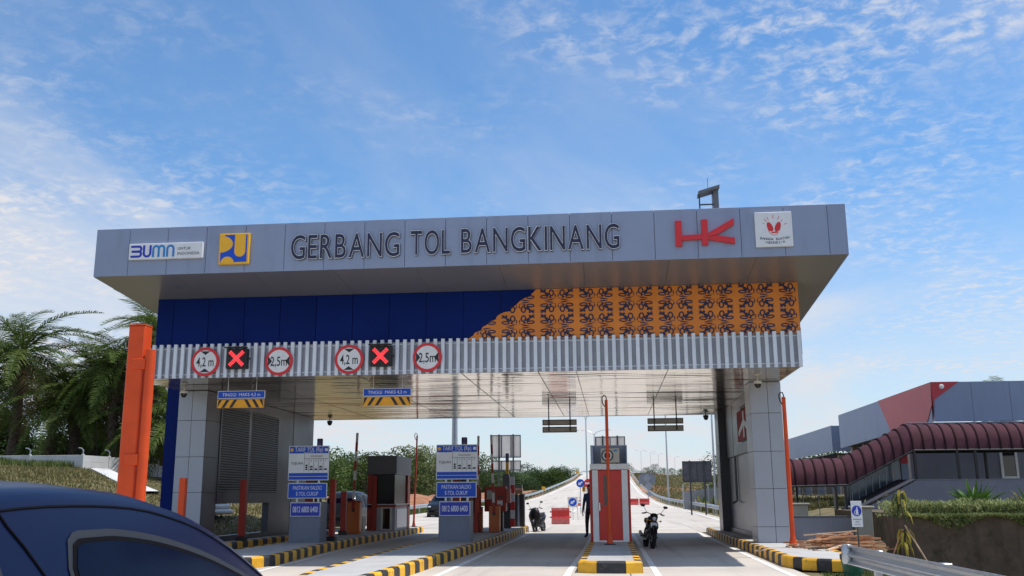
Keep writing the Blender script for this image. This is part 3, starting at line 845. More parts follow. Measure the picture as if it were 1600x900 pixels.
# red HK sign
t = thing('red_monogram', 'bold red monogram letters with a horizontal link on the fascia', 'sign', (2.49, FYS, 8.03))
d0, d1 = FYS - .09, FYS
MB().prism([(1.77, 7.69), (1.93, 7.69), (1.93, 8.345), (1.77, 8.345)], 'y', d0, d1).build('bar', SIGNR, t)
MB().prism([(2.42, 7.70), (2.57, 7.70), (2.57, 8.355), (2.42, 8.355)], 'y', d0, d1).build('bar', SIGNR, t)
MB().prism([(1.932, 7.84), (2.418, 7.85), (2.418, 7.975), (1.932, 7.965)], 'y', d0 + .003, d1).build('link', SIGNR, t)
MB().prism([(2.572, 7.895), (2.80, 7.955), (3.22, 8.20), (3.22, 8.365), (2.572, 8.0)], 'y', d0 + .003, d1).build('arm', SIGNR, t)
MB().prism([(2.572, 7.84), (3.22, 7.71), (3.22, 7.865), (2.78, 7.935), (2.572, 7.893)], 'y', d0 + .006, d1).build('arm', SIGNR, t)
# white square board with two red fists forming a heart
t = thing('campaign_board', 'white square board with red heart of two fists and rays on the fascia', 'sign', (4.18, FYS, 8.04))
MB().box(3.735, 4.635, FYS - .08, FYS, 7.60, 8.49, .01).build('board', SIGNW, t)
y_ = FYS - .08; a = MB()
def heart_half(sx):
    return [(4.19 + sx * p[0], 8.06 + p[1]) for p in ((.012, -.01), (.03, .06), (.06, .12), (.10, .165), (.145, .17), (.17, .135), (.172, .08), (.155, 0), (.13, -.06), (.03, -.07))]
for sx in (1, -1):
    q = heart_half(sx); a.prism(q if sx < 0 else q[::-1], 'y', y_ - .004, y_ + .002)
a.prism([(4.12, 7.985), (4.16, 7.975), (4.25, 7.99), (4.28, 7.985), (4.27, 7.95), (4.21, 7.945), (4.13, 7.94)], 'y', y_ - .004, y_ + .002)
a.stroke([(4.05, 8.0), (4.10, 7.93), (4.18, 7.885), (4.26, 7.92), (4.30, 7.98)], .012, 'y', y_ - .003, y_ + .002)
for ang, r0, r1 in ((150, .26, .30), (132, .25, .35), (118, .26, .34), (92, .25, .35), (66, .25, .35), (45, .25, .31), (22, .27, .34)):
    ca, sa = cos(rad(ang)), sin(rad(ang))
    a.stroke([(4.19 + ca * r0, 8.06 + sa * r0), (4.19 + ca * r1, 8.06 + sa * r1)], .014, 'y', y_ - .004, y_ + .002)
a.build('heart', SIGNR, t, recalc=True)
a = MB()
WD = 'BANGGA BUATAN'
for i, ch in enumerate(WD):
    if ch == ' ': continue
    u = (i - 6) / 6; a.text(ch, 4.19 + u * .33, 7.79 + .035 * u * u, .058, y_, .004, None, 'c', .006)
for i, ch in enumerate('INDONESIA'):
    u = (i - 4) / 4; a.text(ch, 4.19 + u * .22, 7.70 + .018 * u * u, .058, y_, .004, None, 'c', .006)
a.build('lettering', NAVYCUT, t)
# round limit signs
def limit_sign(x, z, r, txt, kind, label):
    y_ = BY - .17
    t = thing('limit_sign', label, 'road sign', (x, y_, z), group='round limit signs on the louvres')
    MB().lathe([(r - .02, .03), (r, .024), (r, .0), (r - .03, 0)], (x, y_, z), 40, 'y').build('disc', SIGNR, t, smooth=40, recalc=True)
    MB().prism(circ(x, z, r * .80, 40)[::-1], 'y', y_ - .004, y_ + .01).build('face', SIGNW, t)
    a = MB(); yy = y_ - .004
    a.text(txt, x, z - .005, .25, yy, .004, .50 if kind == 'h' else .47, 'c', .008)
    k = r * .78; b = r * .36
    tri = ([(x - b, z + k * .93), (x + b, z + k * .93), (x, z + k * .60)], [(x - b, z - k * .93), (x, z - k * .60), (x + b, z - k * .93)]) if kind == 'h' else \
          ([(x - k, z - b), (x - k, z + b), (x - k * .62, z)], [(x + k, z + b), (x + k, z - b), (x + k * .62, z)])
    for q in tri: a.prism(q, 'y', yy - .004, yy)
    a.build('symbol', BLACK, t, recalc=True)
    MB().box(x - .04, x + .04, y_ + .03, BY - .1, z - .1, z + .1).build('bracket', GALV, t)
limit_sign(-11.20, 5.335, .405, '4,2 m', 'h', 'round red-rimmed 4,2 m height sign left of the first red cross')
limit_sign(-9.08, 5.31, .395, '2,5m', 'w', 'round red-rimmed 2,5m width sign right of the first red cross')
limit_sign(-7.09, 5.32, .405, '4,2 m', 'h', 'round red-rimmed 4,2 m height sign left of the second red cross')
limit_sign(-4.905, 5.33, .40, '2,5m', 'w', 'round red-rimmed 2,5m width sign at the right end of the row')
# red cross lane lights
LED = mat('red_led', (.7, .01, .02), .4, 0, .05, 3, emit=(1.0, .05, .06), estr=1.6)
LEDOFF = mat('led_field', (.012, .008, .008), .5, 0, .2, 9)
ledm = None
def lane_light(x, z, label, w=.60):
    global ledm
    y_ = BY - .30
    t = thing('lane_light', label, 'lane signal', (x, y_, z), group='red cross lane signals')
    MB().box(x - w / 2, x + w / 2, y_, BY - .112, z - .28, z + .28, .015).build('housing', BLACK, t)
    MB().prism([(x - w / 2 - .01, z + .285), (x + w / 2 + .01, z + .285), (x + w / 2 + .01, z + .31), (x - w / 2 - .01, z + .31)][::-1], 'y', y_ - .16, y_ + .02).build('hood', BLACK, t)
    MB().box(x - w * .42, x + w * .42, y_ - .006, y_ + .002, z - .24, z + .24).build('lamp_field', LEDOFF, t)
    MB().box(x + w / 2, x + w / 2 + .07, y_ + .06, y_ + .1, z - .03, z + .03).build('cable_gland', BLACK, t)
    a = MB(); n = 10; r = .0175
    for i in range(-5, 6):
        for sgn in (1, -1):
            for off in (-1, 0, 1):
                px, pz = i * .036 + off * .025 * sgn, i * .036 * sgn - off * .025 * 1
                if off == 0 and i == 0 and sgn < 0: continue
                a.prism(circ(x + px, z + pz, r, 6), 'y', y_ - .010, y_ - .005)
    a.build('cross_lamps', LED, t, recalc=True)
lane_light(-10.25, 5.39, 'black lane signal lit with red cross, above the left height board')
lane_light(-6.18, 5.38, 'black lane signal lit with red cross, above the right height board')
# hanging TINGGI MAKS boards
AMB = mat('hazard_amber', (.85, .38, .015), .5, 0, .08, 4)
def height_board(x0, x1, label):
    y_ = 26.5; w = x1 - x0
    t = thing('height_board', label, 'hanging sign', (x0, y_, 4.9), group='hanging maximum height boards')
    MB().box(x0, x1, y_, y_ + .035, 4.385, 4.61, .006).build('board', SIGNW, t)
    MB().box(x0 + .018, x1 - .018, y_ - .004, y_ + .01, 4.403, 4.592).build('face', BLUE, t)
    MB().text('TINGGI  MAKS 4,2 m', (x0 + x1) / 2, 4.497, .088, y_ - .004, .003, w * .80, 'c', .0).build('lettering', SIGNW, t)
    MB().box(x0 - .005, x1 - .02, y_, y_ + .03, 4.12, 4.365, .004).build('hazard_bar', AMB, t)
    a = MB(); h = .225; zb = 4.13; ya, yb = y_ - .004, y_ + .004; m_ = (x0 + x1) / 2 - .01
    for i in range(3):
        for s in (1, -1):
            b0 = m_ + s * (.10 + i * .225)
            q = [(b0 + s * .145, zb), (b0 + s * .235, zb), (b0 + s * .095, zb + h), (b0 + s * .0, zb + h)]
            q = [(min(max(px, x0 + .005), x1 - .03), pz) for px, pz in q]
            a.prism(q if s < 0 else q[::-1], 'y', ya, yb)
    a.build('chevrons', BLACK, t, recalc=True)
    for f in (.2, .8): MB().tube([(lerp(x0, x1, f), y_ + .05, 4.2), (lerp(x0, x1, f), y_ + .05, 4.9)], .012, 6).build('rod', GALV, t)
height_board(-11.16, -9.76, 'blue TINGGI MAKS board with amber chevrons hanging near the left pillar')
height_board(-6.90, -5.52, 'blue TINGGI MAKS board with amber chevrons hanging over the middle lane')
# lane boards hanging at the rear, seen from behind
def rear_board(x0, x1, label):
    t = thing('rear_board', label, 'hanging sign', (x0, 38, 4.9), group='grey lane boards hanging at the rear')
    for za, zb in ((4.335, 4.555), (4.05, 4.275)):
        b = MB().box(x0, x1, 38, 38.03, za, zb).build('board', BEIGE, t)
        MB().box(x0 - .02, x1 + .02, 37.985, 37.998, zb - .03, zb).box(x0 - .02, x1 + .02, 37.985, 37.998, za, za + .03).box(x0 - .02, x0 + .01, 37.984, 37.998, za + .03, zb - .03).box(x1 - .01, x1 + .02, 37.984, 37.998, za + .03, zb - .03).build('edge_frame', STEEL, b)
    for f in (.18, .82): MB().tube([(lerp(x0, x1, f), 37.96, 4.1), (lerp(x0, x1, f), 37.96, 4.9)], .025, 6).build('rod', STEEL, t)
rear_board(-2.62, -1.31, 'pair of grey boards hanging at the rear left of the red booth')
rear_board(1.49, 2.83, 'pair of grey boards hanging at the rear right of the red booth')
# dome cameras
def dome(x, y, label, dark=False):
    t = thing('dome_camera', label, 'security camera', (x, y, LZ), group='dome cameras under the canopy')
    MB().lathe([(.02, LZ), (.02, LZ - .06), (.10, LZ - .07), (.115, LZ - .10), (.115, LZ - .15)], (x, y, 0), 18).build('camera_body', WHITE if not dark else BLACK, t, smooth=40)
    MB().lathe([(.10, LZ - .15), (.095, LZ - .2), (.07, LZ - .25), (.03, LZ - .275), (.0001, LZ - .28)], (x, y, 0), 18).build('lens_dome', GLASSD, t, smooth=60)
dome(4.30, 28.3, 'white dome camera under the canopy above the right pillar')
dome(-12.95, 28.2, 'white dome camera under the canopy above the left pillar')
dome(3.95, 40.3, 'black dome camera at the rear right edge of the ceiling', True)
dome(-11.95, 40.4, 'black dome camera at the rear left edge of the ceiling', True)
# roof beacon frame
t = thing('roof_floodlight', 'grey floodlight frame standing on the roof edge', 'floodlight', (2.85, 25, FZ1))
zt = FZ1 - .2
MB().box(2.92, 3.06, 24.9, 25.3, zt, 9.62, .01).build('housing', GREYB, t)
MB().prism([(2.52, 9.44), (3.08, 9.60), (3.08, 9.68), (2.52, 9.52)][::-1], 'y', 24.75, 25.2).build('hood', GREYB, t)
MB().tube([(2.55, 24.9, zt), (2.55, 24.9, 9.46)], .02, 6).build('leg', STEEL, t)
MB().box(2.53, 2.92, 24.86, 24.9, 9.16, 9.19).build('crossbar', STEEL, t)
MB().lathe([(.03, 0), (.10, .02), (.11, .1), (.0001, .16)], (2.5, 24.8, 8.62), 12).build('lamp_head', GALV, t, smooth=40)
MB().box(2.75, 3.3, 24.8, 25.4, zt, 8.70).build('foot_plate', GREYB, t)
MB().tube([(2.8, 25, 9.5), (2.8, 25, 9.95)], .007, 5).build('aerial', STEEL, t)
# red emblem sign on the right wall
t = thing('wall_emblem', 'red panel with white winged emblem on the inner right wall', 'sign', (4.54, 32, 3.9))
MB().box(4.43, 4.452, 31.1, 34.4, 3.4, 4.42).build('panel', SIGNRD, t)
a = MB()
for poly in ([(32.62, 4.34), (32.88, 4.34), (32.88, 3.48), (32.62, 3.48)], [(32.88, 3.86), (34.0, 3.56), (34.05, 3.74), (32.88, 4.06)], [(32.62, 3.86), (31.5, 3.56), (31.45, 3.74), (32.62, 4.06)]):
    a.prism(poly, 'x', 4.424, 4.431)
a.build('emblem', SIGNW, t, recalc=True)

# ================================================================== TARIFF CABINETS
def tariff(x, y, label):
    """x,y: front-left foot of the cabinet"""
    t = thing('tariff_sign', label, 'toll tariff sign', (x + .48, y + .3, .25), group='tariff signs on grey cabinets')
    MB().prism([(y, .25), (y + .75, .25), (y + .75, 1.48), (y + .0, 1.48)], 'x', x, x + .97).build('cabinet', CAB, t)
    MB().box(x + .05, x + .92, y - .012, y, .32, .95, .004).build('cabinet_door', CAB, t)
    yb = y - .05
    MB().box(x + .03, x + .99, yb, yb + .03, 1.035, 1.465, .004).build('number_board', SIGNW, t)
    b = MB().box(x + .05, x + .97, yb - .004, yb + .01, 1.055, 1.445).build('number_face', BLUE2, t)
    MB().text('0812 6800 6400', x + .51, 1.25, .17, yb - .004, .004, .80, 'c', .008).build('lettering', SIGNW, b)
    MB().box(x - .07, x + 1.19, yb - .03, yb, 1.58, 2.055, .02).build('reminder_board', SIGNW, t)
    b = MB().box(x - .045, x + 1.165, yb - .034, yb - .01, 1.605, 2.03).build('reminder_face', BLUE, t)
    a = MB(); a.text('PASTIKAN SALDO', x + .56, 1.905, .115, yb - .034, .004, .92, 'c', .0); a.text('E-TOL CUKUP', x + .56, 1.725, .115, yb - .034, .004, .70, 'c', .0)
    a.build('lettering', SIGNW, b)
    MB().box(x - .08, x + 1.22, yb - .03, yb, 2.13, 3.20, .01).build('tariff_board', SIGNW, t)
    b = MB().box(x - .055, x + 1.195, yb - .034, yb - .01, 2.965, 3.175).build('tariff_header', BLUE, t)
    a = MB(); a.text('TARIF TOL (Rp)', x + .57, 3.085, .13, yb - .034, .004, .90, 'c', .0); a.text('KENDARAAN', x + .57, 2.985, .03, yb - .034, .003, .3, 'c'); a.build('lettering', SIGNW, b)
    MB().prism(circ(x + .02, 3.075, .055, 14)[::-1], 'y', yb - .040, yb - .03).build('round_logo', SIGNYEL, b)
    MB().box(x + 1.08, x + 1.18, yb - .038, yb - .03, 3.03, 3.12).build('square_logo', SIGNW, b)
    b = MB().box(x - .055, x + 1.195, yb - .034, yb - .01, 2.155, 2.36).build('tariff_footer', BLUE, t)
    MB().box(x - .055, x + 1.195, yb - .038, yb - .03, 2.25, 2.262).build('footer_rule', SIGNW, b)
    # table of vehicle classes
    a = MB(); yy = yb - .03; X0 = x + .43
    for xx in [X0 + .152 * i for i in range(5)]: a.box(xx - .005, xx + .005, yy - .004, yy, 2.40, 2.80 if xx > X0 + .01 else 2.95)
    a.box(X0, x + 1.19, yy - .0045, yy, 2.795, 2.806)
    a.text('TUJUAN', x + .19, 2.66, .075, yy, .004, .38, 'c', .008); a.text('GOLONGAN', x + .81, 2.875, .05, yy, .004, .38, 'c', .005)
    for i in range(5):
        cx = X0 + .152 * i + .076
        a.text(('I', 'II', 'III', 'IV', 'V')[i], cx, 2.74, .05, yy, .003)
        for j in range(3 if i == 0 else 2 if i in (1, 3) else 1):
            zz = 2.45 + j * (.075 if i else .06)
            hw = .035 if i == 0 else .052
            a.prism([(cx - hw, zz), (cx + hw, zz), (cx + hw, zz + .022), (cx + hw * .55, zz + .05), (cx - hw * .5, zz + .05), (cx - hw, zz + .025)][::-1], 'y', yy - .004, yy)
    a.build('tariff_table', BLACK, t, recalc=True)
    for xx in (x + .22, x + .9): MB().box(xx - .03, xx + .03, yb + .032, yb + .07, 1.48, 3.1).build('sign_post', GALV, t)
    MB().box(x + .38, x + .58, y + .3, y + .5, 1.48, 2.9).build('beacon_mast', REDP, t)
    MB().box(x + .60, x + .80, y + .55, y + .70, 1.48, 3.12).build('mast', STEEL, t)
    MB().lathe([(.09, 3.12), (.095, 3.14), (.095, 3.44), (.08, 3.46)], (x + .70, y + .62, 0), 14).build('beacon_lamp', mat('violet_lens', (.035, .02, .12), .2, 0, .1, 3, coat=.4), t, smooth=40)
    return t
tariff(-5.33, 30.0, 'blue and white tariff sign on the cabinet nearest the red booth')
tariff(-9.98, 29.75, 'blue and white tariff sign on the cabinet beside the left grille wall')
# ================================================================== CENTRE BOOTH
t = thing('toll_booth', 'narrow red and white attendant booth on the centre island', 'booth', (0, 30.6, .25))
bx0, bx1, by, bd = -.58, .50, 29.8, 1.5
MB().box(bx0, bx1, by + .06, by + bd, .25, 2.38).build('cabin', REDB, t)
for a, b in ((-.67, -.585), (.505, .57)): MB().box(a, b, by + .25, by + bd + .1, .25, 2.38, .01).build('side_wing', REDB, t)
for a, b in ((-.58, -.40), (.31, .495)):
    MB().box(a, b, by, by + .058, .25, 2.375, .008).build('white_post', WHITE, t)
dr = MB().box(-.395, .305, by + .025, by + .058, .30, 2.36, .006).build('door', REDB, t)
MB().box(-.225, -.085, by + .015, by + .0245, 1.33, 2.22).build('door_window', GLASSD, dr)
MB().box(-.385, -.35, by - .01, by + .024, 1.16, 1.40, .006).tube([(-.37, by - .015, 1.34), (-.27, by - .015, 1.34)], .012, 6).build('handle', CHROME, dr)
MB().box(-.398, .308, by + .02, by + .058, .25, .296).build('threshold', WHITE, t)
MB().box(-.64, .53, by - .06, by + bd + .1, 2.385, 2.56, .012).build('roof_slab', WHITE, t)
ub = MB().box(-.61, -.53, by - .04, by + bd, 2.565, 3.12).box(.47, .50, by - .04, by + bd, 2.565, 3.12).box(-.528, .468, by + .75, by + .78, 2.565, 3.12)
ub.build('roof_screen', ALU, t)
MB().box(-.615, .505, by + .74, by + .8, 3.122, 3.15).build('screen_top', ALU, t)
MB().tube([(-.45, by + 1.3, 2.56), (-.45, by + 1.3, 3.4)], .012, 6).build('aerial', STEEL, t)
t = thing('air_conditioner', 'beige outdoor air conditioner unit on top of the red booth', 'air conditioner', (-.02, by + .2, 2.565))
MB().box(-.30, .27, by + .05, by + .33, 2.59, 3.03, .012).build('casing', mat('beige_casing', (.52, .50, .43), .5, 0, .06, 2), t)
MB().lathe([(.175, 0), (.185, -.012), (.165, -.014), (.16, -.004), (.0001, -.004)], (-.10, by + .045, 2.81), 24, 'y').build('fan_guard', STEEL, t, smooth=40)
a = MB()
for r in (.05, .09, .13): a.lathe([(r, -.017), (r + .008, -.017), (r + .008, -.012), (r, -.012)], (-.10, by + .045, 2.81), 24, 'y')
for k in range(6): a.stroke([(-.10 + .02 * cos(k * pi / 3), 2.81 + .02 * sin(k * pi / 3)), (-.10 + .165 * cos(k * pi / 3), 2.81 + .165 * sin(k * pi / 3))], .008, 'y', by + .025, by + .029)
a.build('grille_rings', GALV, t, recalc=True)
MB().box(.10, .20, by + .04, by + .049, 2.93, 2.98).build('badge', LB, t)
for x in (-.22, .19): MB().box(x - .04, x + .04, by + .05, by + .33, 2.562, 2.589).build('foot', RUB, t)

def hook_pole(x, y, ztop, r, label, mt, lean=0, base=.25, top_r=None):
    t = thing('height_pole', label, 'pole', (x, y, base), group='orange height poles on the islands')
    MB().lathe([(r * 3.2, base), (r * 3.2, base + .03), (r * 1.2, base + .035)], (x, y, 0), 4).build('base_plate', STEEL, t)
    MB().lathe([(r * 2.0, base + .036), (r * 1.4, base + .14), (r * 1.02, base + .3)], (x, y, 0), 14).build('collar', mt, t, smooth=40)
    MB().tube([(x, y, base + .2), (x + lean, y, ztop)], [r, top_r or r * .85], 14).build('shaft', mt, t, smooth=40)
    X = x + lean
    MB().tube([(X, y, ztop - .16), (X + .005, y, ztop + .04), (X - .02, y, ztop + .12), (X - .07, y, ztop + .13), (X - .115, y, ztop + .07), (X - .12, y, ztop - .02), (X - .09, y, ztop - .13), (X - .04, y, ztop - .2)], .017, 6).build('cable_hook', BLACK, t, smooth=60)
    return t
hook_pole(-.085, 28.2, 4.35, .052, 'tall orange pole with cable loop standing before the red booth', ORP)
hook_pole(4.72, 26.7, 4.2, .062, 'tall orange pole with cable loop in front of the right pillar', ORP)
hook_pole(-9.22, 45.3, 4.45, .045, 'thin dark red pole with cable loop beside the grey kiosk', REDP, lean=.1)
# bollards and guard posts
def guard_post(x, y, zt, w, label, base=.25, mt=REDP):
    t = thing('guard_post', label, 'guard post', (x, y, base), group='square guard posts on the islands')
    MB().box(x - w / 2, x + w / 2, y - w / 2, y + w / 2, base + .14, zt, .01).build('shaft', mt, t)
    MB().box(x - w / 2 - .05, x + w / 2 + .05, y - w / 2 - .05, y + w / 2 + .05, base - .002, base + .14, .01).build('base_shoe', BLACK, t)
guard_post(-11.42, 25.2, 2.14, .17, 'square orange guard post in front of the left gate pillar', 0, ORP)
guard_post(-12.05, 31.2, 2.2, .2, 'square dark red guard post before the left grille wall')
guard_post(4.72, 34.9, 2.12, .2, 'square red guard post between the right gate pillars', .25, REDB)
guard_post(-8.98, 31.0, 2.2, .17, 'dark red guard post right behind the left tariff cabinet')
guard_post(-10.0, 36.0, 1.83, .2, 'dark red guard post before the orange barrier machine')
# big double orange post at the left
t = thing('orange_barrier_post', 'tall thick orange double post, square and round, behind the blue car', 'barrier post', (-8.76, 17.05, 0))
MB().box(-8.92, -8.60, 16.9, 17.2, 0, 4.78, .02).build('square_post', ORP, t)
MB().box(-8.922, -8.598, 16.898, 17.202, 4.782, 4.80, .004).build('post_cap', ORP, t)
MB().tube([(-8.475, 16.95, 0), (-8.475, 16.95, 4.30)], .088, 28).build('round_post', ORP, t, smooth=40)
MB().lathe([(.089, 4.302), (.086, 4.315), (.0001, 4.317)], (-8.475, 16.95, 0), 28).build('round_cap', ORP, t, smooth=40)
for z in (3.95, 2.2): MB().box(-8.80, -8.54, 16.865, 16.9, z, z + .2, .01).build('strap', ORP, t)
# ================================================================== RAISED BARRIERS AND MACHINES
def barrier_gate(x, y, body, label, arm=3.0, lean=0.0, zt=1.42, second=None):
    t = thing('barrier_gate', label, 'barrier', (x, y, .25), group='orange barrier machines with raised arms')
    MB().box(x - body / 2, x + body / 2, y - .2, y + .2, .25, zt, .02).build('housing', mat('barrier_orange', (.62, .16, .03), .45, 0, .08, 2, coat=.1), t)
    MB().box(x - body / 2 - .01, x + body / 2 + .01, y - .21, y + .21, zt + .002, zt + .06, .01).build('housing_lid', REDP, t)
    MB().box(x - .05, x + .05, y - .24, y - .205, zt - .35, zt - .2).build('arm_hub', STEEL, t)
    seg = 8; z0 = zt - .25
    for i in range(seg):
        a, b = z0 + arm * i / seg, z0 + arm * (i + 1) / seg - .003
        xa, xb = x + lean * i / seg, x + lean * (i + 1) / seg
        MB().prism([(xa - .045, a), (xa + .045, a), (xb + .045, b), (xb - .045, b)][::-1], 'y', y - .30, y - .25).build('arm_stripe', (REDP if i % 2 == 0 else SIGNW), t)
    return t
barrier_gate(-9.9, 37.2, .5, 'orange barrier machine left of the kiosk with its striped arm raised', 2.9, .1)
barrier_gate(-5.32, 38.9, .36, 'orange barrier machine right behind the right tariff cabinet, arm raised', 3.1, .05, 1.15)
barrier_gate(-4.58, 38.3, .42, 'orange barrier machine left of the scooter with its arm raised', 3.0, -.1, 1.25)
t = thing('card_reader', 'dark screened card reader column with red side behind the tariff cabinet', 'toll machine', (-5.35, 38.2, .25), group='toll card machines')
MB().box(-5.62, -5.33, 37.9, 38.4, 1.0, 1.95, .015).build('screen_box', NAVYCUT, t); MB().box(-5.325, -5.12, 37.92, 38.4, .95, 1.95, .015).build('side_cover', REDP, t); MB().box(-5.5, -5.2, 38.0, 38.4, .25, .998).build('column', REDP, t); MB().box(-5.58, -5.38, 37.885, 37.9, 1.4, 1.8).build('screen', GLASSD, t)
t = thing('ticket_machine', 'wide dark red ticket machine head on a narrow column', 'toll machine', (-4.6, 39.2, .25), group='toll card machines')
MB().box(-5.08, -4.22, 39.0, 39.6, 1.02, 2.0, .02).build('machine_head', REDP, t); MB().box(-4.2, -4.05, 39.05, 39.5, 1.35, 1.9, .01).build('card_slot', mat('faded_pink', (.5, .16, .12), .5), t)
MB().box(-4.9, -4.35, 39.1, 39.5, .25, 1.018, .01).build('column', BLACK, t)
MB().box(-4.98, -4.66, 38.985, 39.0, 1.5, 1.85).build('screen', GLASSD, t); MB().box(-4.56, -4.34, 38.985, 39.0, 1.55, 1.62).build('ticket_slot', STEEL, t); MB().box(-4.56, -4.34, 38.985, 39.0, 1.25, 1.45, .01).build('keypad', GALV, t)
t = thing('beacon_machine', 'grey rounded camera column with purple beacon and red striped edge', 'toll machine', (-4.55, 43.2, .25), group='toll card machines')
MB().box(-4.83, -4.45, 43.0, 43.5, .25, 1.6, .02).build('column', STEEL, t)
MB().prism([(-4.8, 1.602), (-4.48, 1.602), (-4.48, 2.45)] + [(-4.64 + .16 * cos(a), 2.45 + .16 * sin(a)) for a in [pi * i / 8 for i in range(1, 8)]] + [(-4.8, 2.45)], 'y', 43.0, 43.3).build('camera_head', GREYB, t)
MB().lathe([(.07, 2.45), (.07, 3.1)], (-4.62, 43.4, 0), 10).build('striped_stem', SIGNYEL, t); MB().lathe([(.075, 3.102), (.08, 3.5)], (-4.62, 43.4, 0), 12).build('beacon_lamp', MATS['violet_lens'], t, smooth=40)
for i in range(6): MB().box(-4.44, -4.25, 42.9, 43.0, .3 + i * .36, .3 + i * .36 + .355).build('edge_stripe', SIGNR if i % 2 == 0 else SIGNW, t)
t = thing('control_cabinet', 'pair of tall dark control cabinets with a pale strip at the island end', 'toll machine', (-4.3, 45.3, .25), group='toll card machines')
MB().box(-4.58, -4.33, 45.0, 45.5, .25, 1.72, .015).build('cabinet', BLACK, t); MB().box(-4.325, -4.24, 45.03, 45.5, .25, 1.68).build('pale_strip', ALU, t); MB().box(-4.235, -4.02, 45.0, 45.5, .25, 1.72, .015).build('cabinet', BLACK, t)
MB().box(-4.45, -4.1, 45.1, 45.5, 1.722, 1.95, .01).build('amber_box', mat('faded_amber', (.4, .22, .12), .5), t); MB().box(-4.44, -4.12, 45.12, 45.4, 1.952, 2.12).build('grey_box', GREYB, t)
# ================================================================== KIOSK
t = thing('toll_kiosk', 'dark glazed toll kiosk with grey box roof and red corner posts', 'kiosk', (-9.6, 41.7, .25))
kx0, kx1, ky0, ky1 = -10.2, -8.98, 40.3, 43.2
MB().box(kx0 - .02, kx1 + .02, ky0 - .05, ky1 + .1, 2.55, 3.32, .02).build('roof_box', GREYB, t)
MB().box(kx0 + .06, kx1 - .06, ky0 + .06, ky1 - .06, 1.3, 2.548).build('window_band', KGLASS, t)
for (x, y) in ((kx0, ky0), (kx1 - .2, ky1 - .5)): MB().box(x + (.0 if x < -9.5 else 0), x + .2, y, y + .5 if x > -9.5 else y + .2, .25, 2.548, .01).build('corner_post', REDP, t)
MB().box(-9.98, -9.78, ky0 - .08, ky0 - .002, .25, 2.5, .01).build('front_post', REDP, t)
for a, b in ((kx0 + .205, -9.99), (-9.77, kx1 - .06)):
    MB().box(a, b, ky0 + .02, ky0 + .058, 1.32, 2.54).build('front_glass', KGLASS, t)
MB().box(kx0 + .0, kx1, ky0 + .0, ky1, 1.2, 1.298).build('red_rail', REDP, t); MB().box(kx0 - .01, kx1 + .015, ky0 - .015, ky1 + .01, 1.299, 1.33).build('sill', SIGNW, t)
MB().box(kx0 + .03, kx1 - .03, ky0 + .03, ky1 - .03, .25, 1.199).build('lower_wall', mat('kiosk_wall', (.42, .43, .46), .5, 0, .08, 1.5), t)
MB().box(-9.52, -9.22, ky0 + .0, ky0 + .028, .32, 1.15).build('dark_panel', GLASSD, t); MB().box(-9.6, -9.14, ky0 + .012, ky0 + .029, .27, 1.19).build('panel_frame', WHITE, t)
MB().box(kx1 - .029, kx1 - .005, ky0 + .3, ky1 - .6, .35, 1.12).build('steel_plate', GALV, t)
